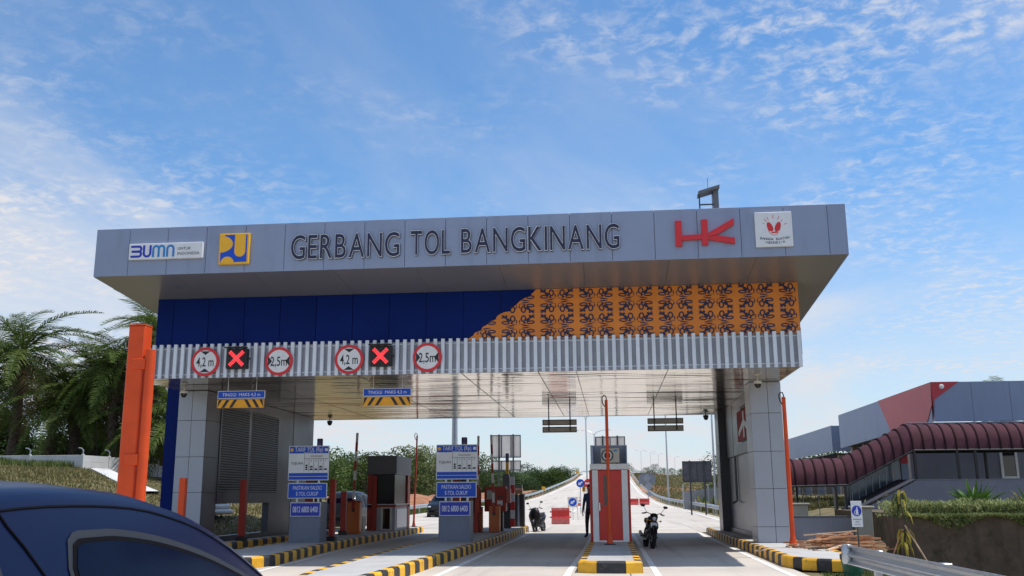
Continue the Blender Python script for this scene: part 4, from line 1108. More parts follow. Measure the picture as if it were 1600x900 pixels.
# ================================================================== CARS
def car(name, label, loc, rz, paint, L=4.4, near=False, group=None):
    t = thing(name, label, 'car', loc, rz, group)
    ST = [(-2.2, .68, .55, .80), (-2.17, .74, .85, 1.02), (-2.1, .79, .95, 1.22), (-1.95, .82, .97, 1.48), (-1.7, .835, .98, 1.60), (-1.2, .845, .97, 1.655), (-.8, .85, .96, 1.665),
          (-.4, .85, .955, 1.65), (-.15, .85, .95, 1.615), (.1, .85, .95, 1.56), (.4, .85, .95, 1.45), (.7, .85, .95, 1.30), (.95, .848, .95, 1.14), (1.15, .845, .95, 1.05), (1.4, .84, .93, 1.0), (1.75, .82, .88, .93), (2.0, .79, .8, .84), (2.13, .74, .68, .74), (2.2, .66, .5, .6)]
    sub = 3 if near else 1
    st = []
    ysn = [s_[0] for s_ in ST]
    def cat(vals, y):   # smooth interpolation
        i = max(0, min(len(ysn) - 2, max(j for j in range(len(ysn)) if ysn[j] <= y) if y > ysn[0] else 0))
        p0, p1, p2, p3 = vals[max(i - 1, 0)], vals[i], vals[i + 1], vals[min(i + 2, len(vals) - 1)]
        u = (y - ysn[i]) / (ysn[i + 1] - ysn[i])
        d1 = (p2 - p0) / (ysn[i + 1] - ysn[max(i - 1, 0)]) * (ysn[i + 1] - ysn[i]); d2 = (p3 - p1) / (ysn[min(i + 2, len(vals) - 1)] - ysn[i]) * (ysn[i + 1] - ysn[i])
        return (2 * u ** 3 - 3 * u ** 2 + 1) * p1 + (u ** 3 - 2 * u ** 2 + u) * d1 + (-2 * u ** 3 + 3 * u ** 2) * p2 + (u ** 3 - u ** 2) * d2
    Wv, Bv, Tv = [s_[1] for s_ in ST], [s_[2] for s_ in ST], [s_[3] for s_ in ST]
    def sec(y):
        w, b, tp = cat(Wv, y), cat(Bv, y), cat(Tv, y)
        hgt = max(tp - b, .02); r = w - .24 * min(1, hgt / .7) - .02
        pts = [(w * .93, .30), (w * .985, .42), (w, .58), (w, max(.6, b - .22)), (w * .992, b - .07), (w * .975, b)]
        pts = [(x, min(z, b)) for x, z in pts]
        for f in (.25, .5, .75): pts.append((lerp(w * .975, r, f) + .012 * sin(pi * f) * min(1, hgt / .5), lerp(b, tp - .07 * min(1, hgt / .3), f)))
        pts += [(r, tp - .07 * min(1, hgt / .3)), (r - .03, tp - .035 * min(1, hgt / .3)), (r - .10, tp - .012 * min(1, hgt / .3)), (r * .5, tp + .012), (0, tp + .018)]
        return pts
    YL = []
    for i in range(len(ysn) - 1):
        for k in range(sub): YL.append(lerp(ysn[i], ysn[i + 1], k / sub))
    YL.append(ysn[-1])
    o = MB(); rows = []
    for y in YL:
        p = sec(y); row = [(x, y, z) for x, z in p] + [(-x, y, z) for x, z in p[-2::-1]]
        rows.append(row)
    m_ = len(rows[0])
    for r_ in rows: o.v += r_
    for i in range(len(rows) - 1):
        for j in range(m_ - 1): o.f.append((i * m_ + j, (i + 1) * m_ + j, (i + 1) * m_ + j + 1, i * m_ + j + 1)); o.mi.append(0)
    o.f += [tuple(range(m_)), tuple(range((len(rows) - 1) * m_, len(rows) * m_))[::-1]]; o.mi += [0, 0]
    o.build('body', paint, t, world=False, smooth=38, recalc=True)
    MB().box(-.7, .7, -1.9, 1.9, .2, .31).build('underbody', BLACK, t, world=False)
    def X(y, z):
        p = sec(y)[:10]
        for (xa, za), (xb, zb) in zip(p[:-1], p[1:]):
            if za <= z <= zb and zb > za: return lerp(xa, xb, (z - za) / (zb - za))
        return p[-1][0]
    def patch(name, cols, off, mt, side, par=t, n=5):
        a = MB()
        for (y, z0, z1) in cols:
            for k in range(n):
                z = lerp(z0, z1, k / (n - 1)); a.v.append((side * (X(y, z) + off), y, z))
        for i in range(len(cols) - 1):
            for k in range(n - 1):
                q = (i * n + k, (i + 1) * n + k, (i + 1) * n + k + 1, i * n + k + 1); a.f.append(q if side > 0 else q[::-1]); a.mi.append(0)
        return a.build(name, mt, par, world=False, smooth=50)
    def win(y0, y1, zt, zb, grow, rb=.07):
        ys_ = [lerp(y0 - grow, y1 + grow, i / 40) for i in range(41)]; c = []
        for y in ys_:
            d = y - (y0 - grow); rr = rb + grow
            cut = (rr - sqrt(max(0, rr * rr - (rr - d) ** 2))) if d < rr else 0
            zz = min(zt(y) + grow - cut, cat(Tv, y) - .1); c.append((y, min(zb - grow + cut * .6, zz - .004), max(zz, zb - grow)))
        return c
    FRM = BLACK
    for side in (1, -1):
        zf = lambda y: 1.475 if y < -.65 else 1.475 - .22 * ((y + .65) / 1.25) ** 2 - .06 * max(0, (y + .65))
        pr = patch('window_trim', win(-.91, .55, zf, 1.0, .04), .004, mat('trim_grey', (.016, .018, .022), .5, 0, .1, 4), side)
        patch('window_rubber', win(-.91, .53, zf, 1.0, .016), .0065, SEAM, side)
        patch('front_window', win(-.91, .52, zf, 1.0, 0), .009, CARGLASS, side)
        zr = lambda y: 1.475
        patch('window_trim', [(y, 1.0 - .03 - 0 * y, 1.505) for y in (-1.75, -1.6, -1.40, -1.27)], .004, MATS['trim_grey'], side, n=4)
        patch('rear_window', [(y, 1.0, 1.475 - (.03 if y > -1.4 else 0)) for y in (-1.72, -1.6, -1.42, -1.30)], .009, CARGLASS, side, n=4)
        # shut lines and roof gutter
        sm = [(side * (X(y, z) + .002), y, z) for y, z in ((-1.21, 1.575), (-1.19, 1.54), (-1.14, 1.48), (-1.07, 1.38), (-1.02, 1.2), (-1.0, 1.0), (-1.0, .6), (-1.02, .4))]
        MB().tube(sm, .0045, 5).build('door_seam', SEAM, t, world=False)
        gt = []
        for k in range(22):
            y = lerp(-2.0, .75, k / 21); p = sec(y); gt.append((side * (p[9][0] + .001), y, p[9][1] - .004))
        MB().tube(gt, .005, 5).build('roof_gutter', SEAM, t, world=False)
        MB().box(side * .88 - .09, side * .88 + .09, .45, .57, 1.0, 1.13, .03).build('door_mirror', paint, t, world=False)
        for yw in (-1.35, 1.38):
            wo_ = MB().lathe([(.20, -.1), (.30, -.1), (.325, -.06), (.325, .06), (.30, .1), (.20, .1)], (side * .77, yw, .325), 24, 'x').build('wheel', RUB, t, world=False, smooth=40)
            MB().lathe([(.0001, side * .08), (.05, side * .085), (.19, side * .06), (.205, side * .09)], (side * .775, yw, .325), 20, 'x').build('rim', GALV, wo_, world=False, smooth=40)
    # windscreen, rear screen, lamps, grille, plate
    def screen(name, ya, yb, inset):
        a = MB(); nn = 8
        for i in range(nn + 1):
            y = lerp(ya, yb, i / nn); p = sec(y); r = p[9][0] - inset
            for k in range(7):
                u = lerp(-1, 1, k / 6); a.v.append((u * r, y, cat(Tv, y) + .018 - .045 * abs(u) ** 3 + .006))
        for i in range(nn):
            for k in range(6): a.f.append((i * 7 + k, i * 7 + k + 1, (i + 1) * 7 + k + 1, (i + 1) * 7 + k)); a.mi.append(0)
        a.build(name, CARGLASS, t, world=False, smooth=60)
    screen('windscreen', -.05, 1.0, .1)
    MB().box(-.62, .62, -2.12, -2.09, 1.08, 1.38, .02).build('rear_window', CARGLASS, t, world=False)
    for s_ in (1, -1):
        MB().ell((s_ * .62, 2.06, .74), (.13, .1, .07)).build('headlight', mat('lamp_clear', (.6, .62, .64), .1, .2, .1, 3, coat=.5), t, world=False, smooth=60)
        MB().box(s_ * .74 - .05, s_ * .74 + .05, -2.19, -2.1, .85, 1.12, .02).build('tail_light', SIGNR, t, world=False)
    MB().box(-.45, .45, 2.13, 2.19, .55, .68, .02).build('grille', BLACK, t, world=False)
    MB().box(-.21, .21, 2.19, 2.215, .42, .53).build('front_plate', BLACK, t, world=False); MB().box(-.21, .21, -2.225, -2.2, .62, .73).build('rear_plate', BLACK, t, world=False)
    return t
CARGLASS = mat('car_glass', (.003, .006, .020), .12, 0, .1, 1, spec=.04)
nc = car('blue_car', 'dark blue car roof and side window close at the lower left corner', (-2.33, 3.84, 0), 0, mat('blue_car_paint', (.0035, .008, .034), .3, 0, .05, .5, coat=.03, spec=.12), near=True)
nc.scale = (1, 1, .992)
c1 = car('dark_car', 'black car half hidden behind the grey kiosk', (-13.0, 48.6, 0), 0, mat('black_car_paint', (.008, .009, .011), .35, 0, .1, 1, coat=.15, spec=.25))
c1.scale = (1.1, 1.1, 1.14)
c2 = dup(c1, (-12.85, 74.5, .03), pi, 'black car on the far road seen past the right tariff sign')
# ================================================================== MOTORBIKES
MOTO = mat('black_bike_paint', (.010, .010, .012), .4, 0, .2, 3, coat=.15, spec=.3)
def wheel(t, y, r, name='wheel', w=.05, spokes=10):
    wo_ = MB().tube([(0, y + r * cos(a), r + r * sin(a)) for a in [2 * pi * i / 28 for i in range(29)]], w, 10, False).build(name, RUB, t, world=False, smooth=60)
    a = MB().tube([(0, y + (r - .055) * cos(q), r + (r - .055) * sin(q)) for q in [2 * pi * i / 24 for i in range(25)]], .014, 6, False)
    for k in range(spokes):
        q = 2 * pi * k / spokes; a.tube([(0, y, r), (0, y + (r - .055) * cos(q), r + (r - .055) * sin(q))], .008, 4)
    a.tube([(-.06, y, r), (.06, y, r)], .04, 10).build('rim', mat('wheel_alloy', (.05, .05, .055), .4, .5, .1, 4), wo_, world=False, smooth=50)
    MB().lathe([(.05, .05), (.10, .05), (.10, .054), (.05, .054)], (0, y, r), 18, 'x').build('brake_disc', GALV, wo_, world=False)
def handlebar(t, y, z, w=.36, mz=.22):
    MB().tube([(-w, y - .10, z + .0), (-w * .6, y - .02, z + .05), (-.08, y, z), (.08, y, z), (w * .6, y - .02, z + .05), (w, y - .10, z)], .013, 8).build('handlebar', STEEL, t, world=False, smooth=60)
    for s in (1, -1):
        MB().tube([(s * w, y - .10, z), (s * (w - .12), y - .075, z + .015)], .02, 8).build('grip', RUB, t, world=False, smooth=60)
        st = MB().tube([(s * (w - .14), y - .03, z + .03), (s * (w - .09), y + .02, z + mz * .55), (s * (w - .02), y, z + mz)], .007, 6).build('mirror_stem', BLACK, t, world=False)
        MB().ell((s * (w + .0), y - .01, z + mz + .03), (.075, .018, .045)).build('mirror', BLACK, st, world=False, smooth=60)
        MB().tube([(s * (w - .02), y - .02, z + .0), (s * (w - .16), y + .0, z + .03)], .006, 5).build('brake_lever', CHROME, t, world=False)
def loft(secs, n=14):
    """secs: list of (y, z, half width, half height) superellipse sections"""
    o = MB()
    for (y, z, a, b) in secs:
        for k in range(n):
            q = 2 * pi * k / n; c, s_ = cos(q), sin(q)
            o.v.append((a * (abs(c) ** .75) * (1 if c > 0 else -1), y, z + b * (abs(s_) ** .75) * (1 if s_ > 0 else -1)))
    m_ = len(secs)
    for i in range(m_ - 1):
        for k in range(n): o.f.append((i * n + k, i * n + (k + 1) % n, (i + 1) * n + (k + 1) % n, (i + 1) * n + k)); o.mi.append(0)
    o.f += [tuple(range(n)), tuple(range((m_ - 1) * n, m_ * n))[::-1]]; o.mi += [0, 0]
    return o
def motorbike(loc, rz, label, tilt=.12):
    t = thing('motorbike', label, 'motorbike', loc, rz, 'parked motorbikes'); t.rotation_euler = (0, -tilt, rz)
    wheel(t, .66, .30, w=.048); wheel(t, -.62, .30, w=.056)
    for s in (1, -1):
        MB().tube([(s * .09, .66, .30), (s * .09, .50, .68), (s * .085, .40, .92)], [.026, .024, .02], 8).build('fork_leg', STEEL, t, world=False, smooth=60)
    MB().tube([(0, .66 + .35 * cos(a), .30 + .355 * sin(a)) for a in [pi * (.15 + .6 * i / 8) for i in range(9)]], .062, 8).build('front_fender', MOTO, t, world=False, smooth=60)
    loft([(.30, .86, .07, .04), (.22, .86, .13, .10), (.05, .85, .145, .125), (-.12, .80, .12, .09), (-.2, .77, .08, .05)]).build('fuel_tank', MOTO, t, world=False, smooth=60)
    loft([(-.12, .80, .09, .035), (-.3, .77, .12, .05), (-.55, .82, .13, .05), (-.8, .87, .09, .035), (-.84, .88, .05, .02)]).build('seat', RUB, t, world=False, smooth=60)
    loft([(-.4, .72, .09, .05), (-.7, .79, .11, .06), (-.95, .86, .06, .03)]).build('tail_cowl', MOTO, t, world=False, smooth=60)
    en = loft([(.28, .48, .08, .10), (.16, .45, .14, .16), (-.05, .43, .15, .16), (-.2, .45, .1, .12)], 12).build('engine', STEEL, t, world=False, smooth=40)
    a = MB()
    for i in range(5): a.box(-.13, .13, .06, .26, .52 + i * .035, .53 + i * .035)
    a.build('cooling_fins', GALV, en, world=False)
    a = MB().tube([(0, .36, .9), (0, .28, .55), (0, .22, .3), (0, -.2, .28), (0, -.3, .6), (0, .3, .84)], .022, 8).tube([(0, -.3, .62), (0, -.9, .8)], .02, 8)
    for s in (1, -1): a.tube([(s * .1, -.15, .38), (s * .1, -.62, .30)], .022, 8)
    a.build('frame', STEEL, t, world=False, smooth=60)
    MB().tube([(.09, .24, .42), (.13, .1, .24), (.14, -.3, .24), (.17, -.5, .34), (.18, -.85, .44)], [.022, .022, .026, .05, .055], 10).build('exhaust', GALV, t, world=False, smooth=60)
    MB().ell((0, .50, .90), (.10, .08, .095)).build('headlight', MATS['lamp_clear'], t, world=False, smooth=60)
    loft([(.56, .90, .085, .08), (.46, .95, .13, .12), (.36, .96, .10, .07)]).build('headlight_cowl', MOTO, t, world=False, smooth=60)
    for s in (1, -1):
        MB().tube([(s * .08, .47, .84), (s * .2, .46, .84)], .01, 6).ell((s * .22, .47, .84), (.035, .03, .03)).build('indicator', SIGNYEL, t, world=False, smooth=60)
        loft([(.40, .66, .03, .06), (.25, .68, .05, .13), (.1, .68, .03, .08)]).xshift(s * .15).build('shroud', MOTO, t, world=False, smooth=60)
        MB().tube([(s * .1, -.1, .34), (s * .28, -.1, .33)], .016, 6).build('foot_peg', RUB, t, world=False)
    MB().box(-.11, .11, .585, .6, .68, .78, .005).build('front_plate', SIGNW, t, world=False)
    MB().tube([(-.1, -.1, .3), (-.27, -.05, .02)], .012, 6).build('side_stand', STEEL, t, world=False)
    MB().ell((0, -.95, .82), (.08, .03, .035)).build('tail_light', SIGNR, t, world=False, smooth=60)
    handlebar(t, .36, 1.03)
    return t
def xshift(s, d):
    s.v = [(p[0] + d, p[1], p[2]) for p in s.v]; return s
MB.xshift = xshift
def scooter(loc, rz, label, tilt=.1):
    t = thing('scooter', label, 'motorbike', loc, rz, 'parked motorbikes'); t.rotation_euler = (0, tilt, rz)
    wheel(t, .60, .24, w=.052); wheel(t, -.58, .24, w=.058)
    for s in (1, -1): MB().tube([(s * .08, .60, .24), (s * .07, .48, .62)], .022, 8).build('fork_leg', STEEL, t, world=False)
    MB().tube([(0, .60 + .29 * cos(a), .24 + .30 * sin(a)) for a in [pi * (.05 + .7 * i / 8) for i in range(9)]], .07, 8).build('front_fender', MOTO, t, world=False, smooth=60)
    a = MB(); n = 9
    for i, (z, y, w) in enumerate([(.30, .34, .13), (.42, .38, .19), (.58, .42, .23), (.74, .43, .25), (.88, .40, .21), (.98, .36, .15), (1.04, .33, .11)]):
        for k in range(n):
            u = lerp(-1, 1, k / (n - 1)); a.v.append((u * w, y + .12 * (1 - u * u), z))
    for i in range(6):
        for k in range(n - 1): a.f.append((i * n + k, i * n + k + 1, (i + 1) * n + k + 1, (i + 1) * n + k)); a.mi.append(0)
    sh = a.build('leg_shield', MOTO, t, world=False, smooth=60)
    sm_ = sh.modifiers.new('s', 'SOLIDIFY'); sm_.thickness = .06
    loft([(.36, .30, .15, .05), (.1, .27, .17, .05), (-.15, .30, .15, .08)]).build('floor_board', MOTO, t, world=False, smooth=60)
    loft([(-.05, .45, .10, .14), (-.2, .50, .16, .20), (-.5, .58, .18, .18), (-.8, .68, .14, .12), (-.92, .72, .07, .05)]).build('rear_body', MOTO, t, world=False, smooth=60)
    loft([(-.02, .70, .09, .04), (-.2, .73, .14, .06), (-.55, .80, .15, .06), (-.85, .83, .09, .04)]).build('seat', RUB, t, world=False, smooth=60)
    loft([(-.1, .3, .09, .10), (-.4, .27, .12, .11), (-.62, .26, .07, .07)]).build('engine', STEEL, t, world=False, smooth=60)
    MB().tube([(.13, -.2, .24), (.17, -.4, .27), (.18, -.75, .36)], [.025, .055, .06], 10).build('exhaust', GALV, t, world=False, smooth=60)
    loft([(.46, .99, .09, .06), (.36, 1.02, .14, .08), (.24, 1.0, .08, .05)]).build('handlebar_cowl', MOTO, t, world=False, smooth=60)
    MB().ell((0, .52, .84), (.12, .05, .06)).build('headlight', MATS['lamp_clear'], t, world=False, smooth=60)
    for s in (1, -1): MB().ell((s * .15, .49, .78), (.05, .03, .03)).build('indicator', SIGNYEL, t, world=False, smooth=60)
    MB().box(-.11, .11, .565, .58, .58, .67, .005).build('front_plate', BLACK, t, world=False)
    MB().ell((0, -.91, .72), (.1, .03, .04)).build('tail_light', SIGNR, t, world=False, smooth=60)
    MB().tube([(.0, -.3, .2), (.2, -.3, .02)], .014, 6).tube([(.0, -.3, .2), (-.2, -.3, .02)], .014, 6).build('centre_stand', STEEL, t, world=False)
    handlebar(t, .30, 1.03, .34, .26)
    return t
motorbike((1.13, 31.7, .0), pi + .13, 'black motorbike with round front wheel parked right of the red booth')
scooter((-3.40, 46.0, 0), pi - .25, 'black scooter parked beside the striped island end, left of the booth')
# ================================================================== PERSON beside the booth
def skin_obj(name, edges, radii, pts, mt, parent, lv=1, root=0):
    me = bpy.data.meshes.new(name); me.from_pydata(pts, edges, []); me.update()
    o = bpy.data.objects.new(name, me); COL.objects.link(o); o.parent = parent
    sk = o.modifiers.new('skin', 'SKIN'); sk.use_smooth_shade = True; sk.branch_smoothing = .4
    for i, r in enumerate(radii): me.skin_vertices[0].data[i].radius = r if isinstance(r, tuple) else (r, r)
    for i in range(len(pts)): me.skin_vertices[0].data[i].use_root = (i == root)
    ss = o.modifiers.new('sub', 'SUBSURF'); ss.levels = lv; ss.render_levels = lv
    dg = bpy.context.evaluated_depsgraph_get(); dg.update()
    nm = bpy.data.meshes.new_from_object(o.evaluated_get(dg)); o.modifiers.clear(); o.data = nm
    nm.materials.clear(); nm.materials.append(mt); nm.shade_smooth()
    return o
def person(loc, rz, label):
    t = thing('person', label, 'person', loc, rz)
    P = dict(pel=(0, 0, .93), sp=(0, .0, 1.10), ch=(0, .01, 1.30), nk=(0, .0, 1.45), hd0=(0, .02, 1.53), hd1=(0, .03, 1.62), hd2=(0, .02, 1.69),
             sl=(-.17, 0, 1.40), el=(-.235, -.03, 1.12), wl=(-.245, .06, .87), hl=(-.245, .085, .80), sr=(.17, 0, 1.40), er=(.235, -.03, 1.12), wr=(.245, .06, .87), hr=(.245, .085, .80),
             tl=(-.095, 0, .88), kl=(-.11, .03, .50), al=(-.12, -.03, .09), fl=(-.14, .13, .035), tr=(.095, 0, .88), kr=(.11, .05, .50), ar=(.125, .02, .09), fr=(.15, .18, .035))
    names = list(P); ix = {n: i for i, n in enumerate(names)}
    rad_ = dict(pel=(.15, .11), sp=(.145, .105), ch=(.165, .115), nk=.058, hd0=.075, hd1=(.083, .098), hd2=(.06, .075), sl=.07, el=.05, wl=.034, hl=.03, sr=.07, er=.05, wr=.034, hr=.03,
                tl=.098, kl=.066, al=.046, fl=.042, tr=.098, kr=.066, ar=.046, fr=.042)
    ed = [('pel', 'sp'), ('sp', 'ch'), ('ch', 'nk'), ('nk', 'hd0'), ('hd0', 'hd1'), ('hd1', 'hd2'), ('ch', 'sl'), ('sl', 'el'), ('el', 'wl'), ('wl', 'hl'), ('ch', 'sr'), ('sr', 'er'), ('er', 'wr'), ('wr', 'hr'),
          ('pel', 'tl'), ('tl', 'kl'), ('kl', 'al'), ('al', 'fl'), ('pel', 'tr'), ('tr', 'kr'), ('kr', 'ar'), ('ar', 'fr')]
    b = skin_obj('body', [(ix[a], ix[c]) for a, c in ed], [rad_[n] for n in names], [P[n] for n in names], SKIN, t, 2)
    for m_ in (SHIRT, TROUS, BLACK): b.data.materials.append(m_)
    for p in b.data.polygons:
        c = p.center
        if c.z < .10: p.material_index = 3
        elif c.z < .95 and abs(c.x) < .21: p.material_index = 2
        elif c.z < 1.455 and not (c.z < .93): p.material_index = 1
        elif abs(c.x) >= .21 and c.z > .90: p.material_index = 1
    for s in (-1, 1):       # hands: palm grows out of the wrist, five curled fingers
        hx, hy, hz = s * .245, .085, .80
        for k, (dy, ln) in enumerate(((-.032, .062), (-.011, .074), (.011, .078), (.031, .070))):
            pts = [(hx, hy - dy, hz - .005), (hx - s * .004, hy - dy + .003, hz - .04), (hx - s * .012, hy - dy + .008, hz - .04 - ln * .45), (hx - s * .028, hy - dy + .012, hz - .04 - ln * .8)]
            skin_obj('finger', [(0, 1), (1, 2), (2, 3)], [.011, .0095, .0085, .007], pts, SKIN, b)
        skin_obj('thumb', [(0, 1), (1, 2)], [.012, .010, .008], [(hx, hy + .02, hz + .02), (hx - s * .012, hy + .05, hz - .015), (hx - s * .02, hy + .055, hz - .05)], SKIN, b)
    hair = MB().lathe_s([(sin(pi * i / 10), -cos(pi * i / 10)) for i in range(4, 11)], (0, -.005, 1.655), (.094, .108, .098), 18).build('hair', HAIR, t, world=False, smooth=60)
    for s in (-1, 1):
        MB().ell((s * .088, .015, 1.615), (.012, .022, .032)).build('ear', SKIN, b, world=False, smooth=60)
        MB().ell((s * .032, .112, 1.63), (.013, .008, .008)).build('eye', WHITE, b, world=False, smooth=60)
    MB().ell((0, .125, 1.60), (.014, .02, .022)).build('nose', SKIN, b, world=False, smooth=60)
    MB().ell((0, .113, 1.562), (.026, .008, .007)).build('mouth', mat('lips', (.22, .08, .06), .5), b, world=False, smooth=60)
    return t
person((-.72, 32.9, .25), pi - .35, 'person in navy shirt and dark trousers standing left of the red booth')
# ================================================================== ROAD FURNITURE BEYOND THE GATE
BARR = mat('barrier_red', (.60, .035, .03), .5, 0, .1, 2); BARR2 = mat('barrier_faded', (.62, .16, .15), .55, 0, .1, 2)
def water_barrier(x, y, z, w, h, label, rz=0):
    t = thing('water_barrier', label, 'road barrier', (x, y, z), rz, group='red plastic road barriers')
    d = .38; hw = w / 2
    MB().prism([(-d / 2, 0), (d / 2, 0), (d / 2, h * .28), (d * .28, h * .5), (d * .24, h), (-d * .24, h), (-d * .28, h * .5), (-d / 2, h * .28)], 'x', -hw, hw).build('shell', BARR, t, world=False)
    a = MB(); n = 9; zz = []
    for i in range(n):
        u = lerp(-hw + .02, hw - .02, i / (n - 1)); zz.append((u, h * (.42 if i % 2 == 0 else .30)))
    a.prism([(-hw + .02, .03)] + [(hw - .02, .03)] + zz[::-1], 'y', -d / 2 - .012, -d / 2 + .05)
    a.build('faded_lower_panel', BARR2, t, world=False, recalc=True)
    MB().box(-hw + .03, hw - .03, -d * .24 - .01, -d * .24 + .02, h * .84, h * .98, .01).build('top_band', BARR2, t, world=False)
    MB().text('HK', 0, h * .91, h * .07, -d * .24 - .011, .003).build('lettering', SIGNW, t, world=False)
    for s in (1, -1):
        for f in (.42, .75): MB().tube([(s * hw, 0, h * f), (s * (hw + .1), 0, h * f)], .04, 8).build('lug', BARR, t, world=False)
    for s in (-.5, .5): MB().box(s * hw - .12, s * hw + .12, -d / 2 - .002, d / 2 + .002, .0, .045).build('fork_slot', RUB, t, world=False)
    return t
water_barrier(-3.03, 58, 0, 1.05, .94, 'red plastic road barrier with faded lower half right of the scooter')
water_barrier(2.45, 113, road_z(113), 1.15, .72, 'far red road barrier just right of the booth door frame')
water_barrier(3.72, 113.6, road_z(113.6), 1.1, .72, 'far red road barrier nearest the right guardrail')
def road_sign(name, x, y, zc, w, label, kind, zb, post=True):
    t = thing(name, label, 'road sign', (x, y, zb))
    if kind == 'board':
        MB().box(x - w / 2, x + w / 2, y, y + .02, zc - w / 2, zc + w / 2, .004).build('board', SIGNW, t)
        MB().prism(circ(x, zc, w * .40, 28)[::-1], 'y', y - .006, y + .004).build('blue_disc', BLUE, t)
        yy, r = y - .006, w * .40
        for c_, (sx, sz) in enumerate(((1, -1), (-1, -1), (1, 1), (-1, 1))):
            MB().prism([(x + sx * w * .47, zc + sz * w * .47), (x + sx * w * .33, zc + sz * w * .47), (x + sx * w * .47, zc + sz * w * .33)], 'y', y - .005, y + .003).build('corner_reflector', SIGNR if c_ == 0 else SIGNYEL, t, recalc=True)
    elif kind == 'blue':
        MB().prism(circ(x, zc, w / 2, 28)[::-1], 'y', y, y + .02).build('disc', SIGNW, t); MB().prism(circ(x, zc, w * .46, 28)[::-1], 'y', y - .005, y + .004).build('blue_disc', BLUE, t); yy, r = y - .005, w * .46
    else:
        MB().prism(circ(x, zc, w / 2, 28)[::-1], 'y', y, y + .02).build('disc', SIGNR, t); MB().box(x - w * .36, x + w * .36, y - .006, y + .003, zc - w * .09, zc + w * .09).build('white_bar', SIGNW, t)
    if kind in ('board', 'blue'):
        def rot(p): c, s_ = cos(rad(215)), sin(rad(215)); return (x + r * (p[0] * c - p[1] * s_), zc + r * (p[0] * s_ + p[1] * c))
        MB().prism([rot(p) for p in ((-.62, -.2), (.1, -.2), (.1, -.5), (.72, 0), (.1, .5), (.1, .2), (-.62, .2))][::-1], 'y', yy - .006, yy + .002).build('arrow', SIGNW, t, recalc=True)
    if kind == 'board':
        for s in (-1, 1): MB().tube([(x + s * w * .45, y + .04, zc - w / 2), (x + s * w * .5, y + .05, zb)], .018, 6).build('leg', GALV, t)
        MB().tube([(x, y + .03, zc), (x, y + .6, zb)], .018, 6).build('leg', GALV, t)
    else:
        MB().tube([(x, y + .045, zc + w * .4), (x, y + .045, zb)], .035, 8).build('post', GALV, t)
    return t
road_sign('arrow_board', -2.58, 65, 1.22, .66, 'square board with blue disc and white arrow pointing down left', 'board', road_z(65))
road_sign('keep_left_sign', -2.52, 80, 2.63, .70, 'round blue sign with white arrow above the traffic light', 'blue', road_z(80))
road_sign('no_entry_sign', -1.88, 80, 2.62, .72, 'round red no entry sign beside the booth wall', 'red', road_z(80))
t = thing('traffic_light', 'small amber traffic light below the round blue sign', 'traffic light', (-2.24, 80.3, road_z(80)))
MB().box(-2.39, -2.09, 80.2, 80.42, 1.95, 2.52, .03).build('housing', SIGNYEL, t)
for z, m_ in ((2.4, SIGNR), (2.235, SIGNYEL), (2.07, LEAFB)): MB().lathe([(.065, 80.2), (.07, 80.17), (.0001, 80.165)], (-2.24, 0, z), 14, 'y').build('lens', BLACK, t)
MB().tube([(-2.24, 80.32, 1.95), (-2.24, 80.32, road_z(80))], .035, 8).build('post', GALV, t)
t = thing('traffic_cone', 'orange traffic cone with pale bands on the far road', 'traffic cone', (-3.62, 110, road_z(110)))
z = road_z(110)
for a_, b_, ra, rb, m_ in ((.03, .3, .17, .13, ORP), (.302, .48, .13, .10, SIGNW), (.482, .66, .10, .07, ORP), (.662, .8, .07, .05, SIGNW), (.802, .98, .05, .025, ORP)):
    MB().lathe([(ra, z + a_), (rb, z + b_)], (-3.62, 110, 0), 16).build('cone_band', m_, t, smooth=40)
MB().box(-3.82, -3.42, 109.8, 110.2, z, z + .03, .008).build('cone_base', ORP, t)
# guardrails
def guardrail(label, path, posts, zt=.78, block=True, end=False):
    """path: list of (x, y, ground z)"""
    t = thing('guardrail', label, 'guardrail', path[0])
    prof = [(0, .0), (.0, -.02), (.075, -.055), (.075, -.10), (.0, -.15), (.0, -.165), (.075, -.215), (.075, -.26), (.0, -.295), (.0, -.315)]
    P = [Vector(p) for p in path]; o = MB(); n = len(prof)
    for i, p in enumerate(P):
        d = P[min(i + 1, len(P) - 1)] - P[max(i - 1, 0)]; d.z = 0; d.normalize(); nr = Vector((-d.y, d.x, 0))
        if path_side < 0: nr = -nr
        for (u, v) in prof: o.v.append((p.x + nr.x * u, p.y + nr.y * u, p.z + zt + v))
    for i in range(len(P) - 1):
        for k in range(n - 1): o.f.append((i * n + k, i * n + k + 1, (i + 1) * n + k + 1, (i + 1) * n + k)); o.mi.append(0)
    b = o.build('rail_beam', GALV, t, smooth=50)
    sm_ = b.modifiers.new('s', 'SOLIDIFY'); sm_.thickness = .006; sm_.offset = 0
    for (x, y, z) in posts:
        MB().box(x - .05, x + .05, y - .075, y + .075, z - .15, z + zt - .03, .006).build('post', GALV, t)
        if block: MB().box(x - .075 + .0, x + .075, y - .09, y + .09, z + zt - .28, z + zt - .02, .006).build('spacer_block', GALV, t)
    return t
path_side = 1
pth = [(interp(RY, RRX, y) + .35, y, road_z(y) - .05) for y in [48 + 4 * i for i in range(62)]]
guardrail('long galvanised guardrail curving along the right edge of the far road', [(5.9, 43, 0), (6.9, 45.5, 0)] + pth, [(interp(RY, RRX, y) + .55, y, road_z(y) - .05) for y in [50 + 4 * i for i in range(26)]])
path_side = -1
guardrail('long galvanised guardrail along the left edge of the far road', [(-16.6, 76, .15)] + [(interp(RY, RLX, y) - .35, y, road_z(y) - .05) for y in [80 + 4 * i for i in range(50)]], [(interp(RY, RLX, y) - .55, y, road_z(y) - .05) for y in [80 + 4 * i for i in range(26)]])
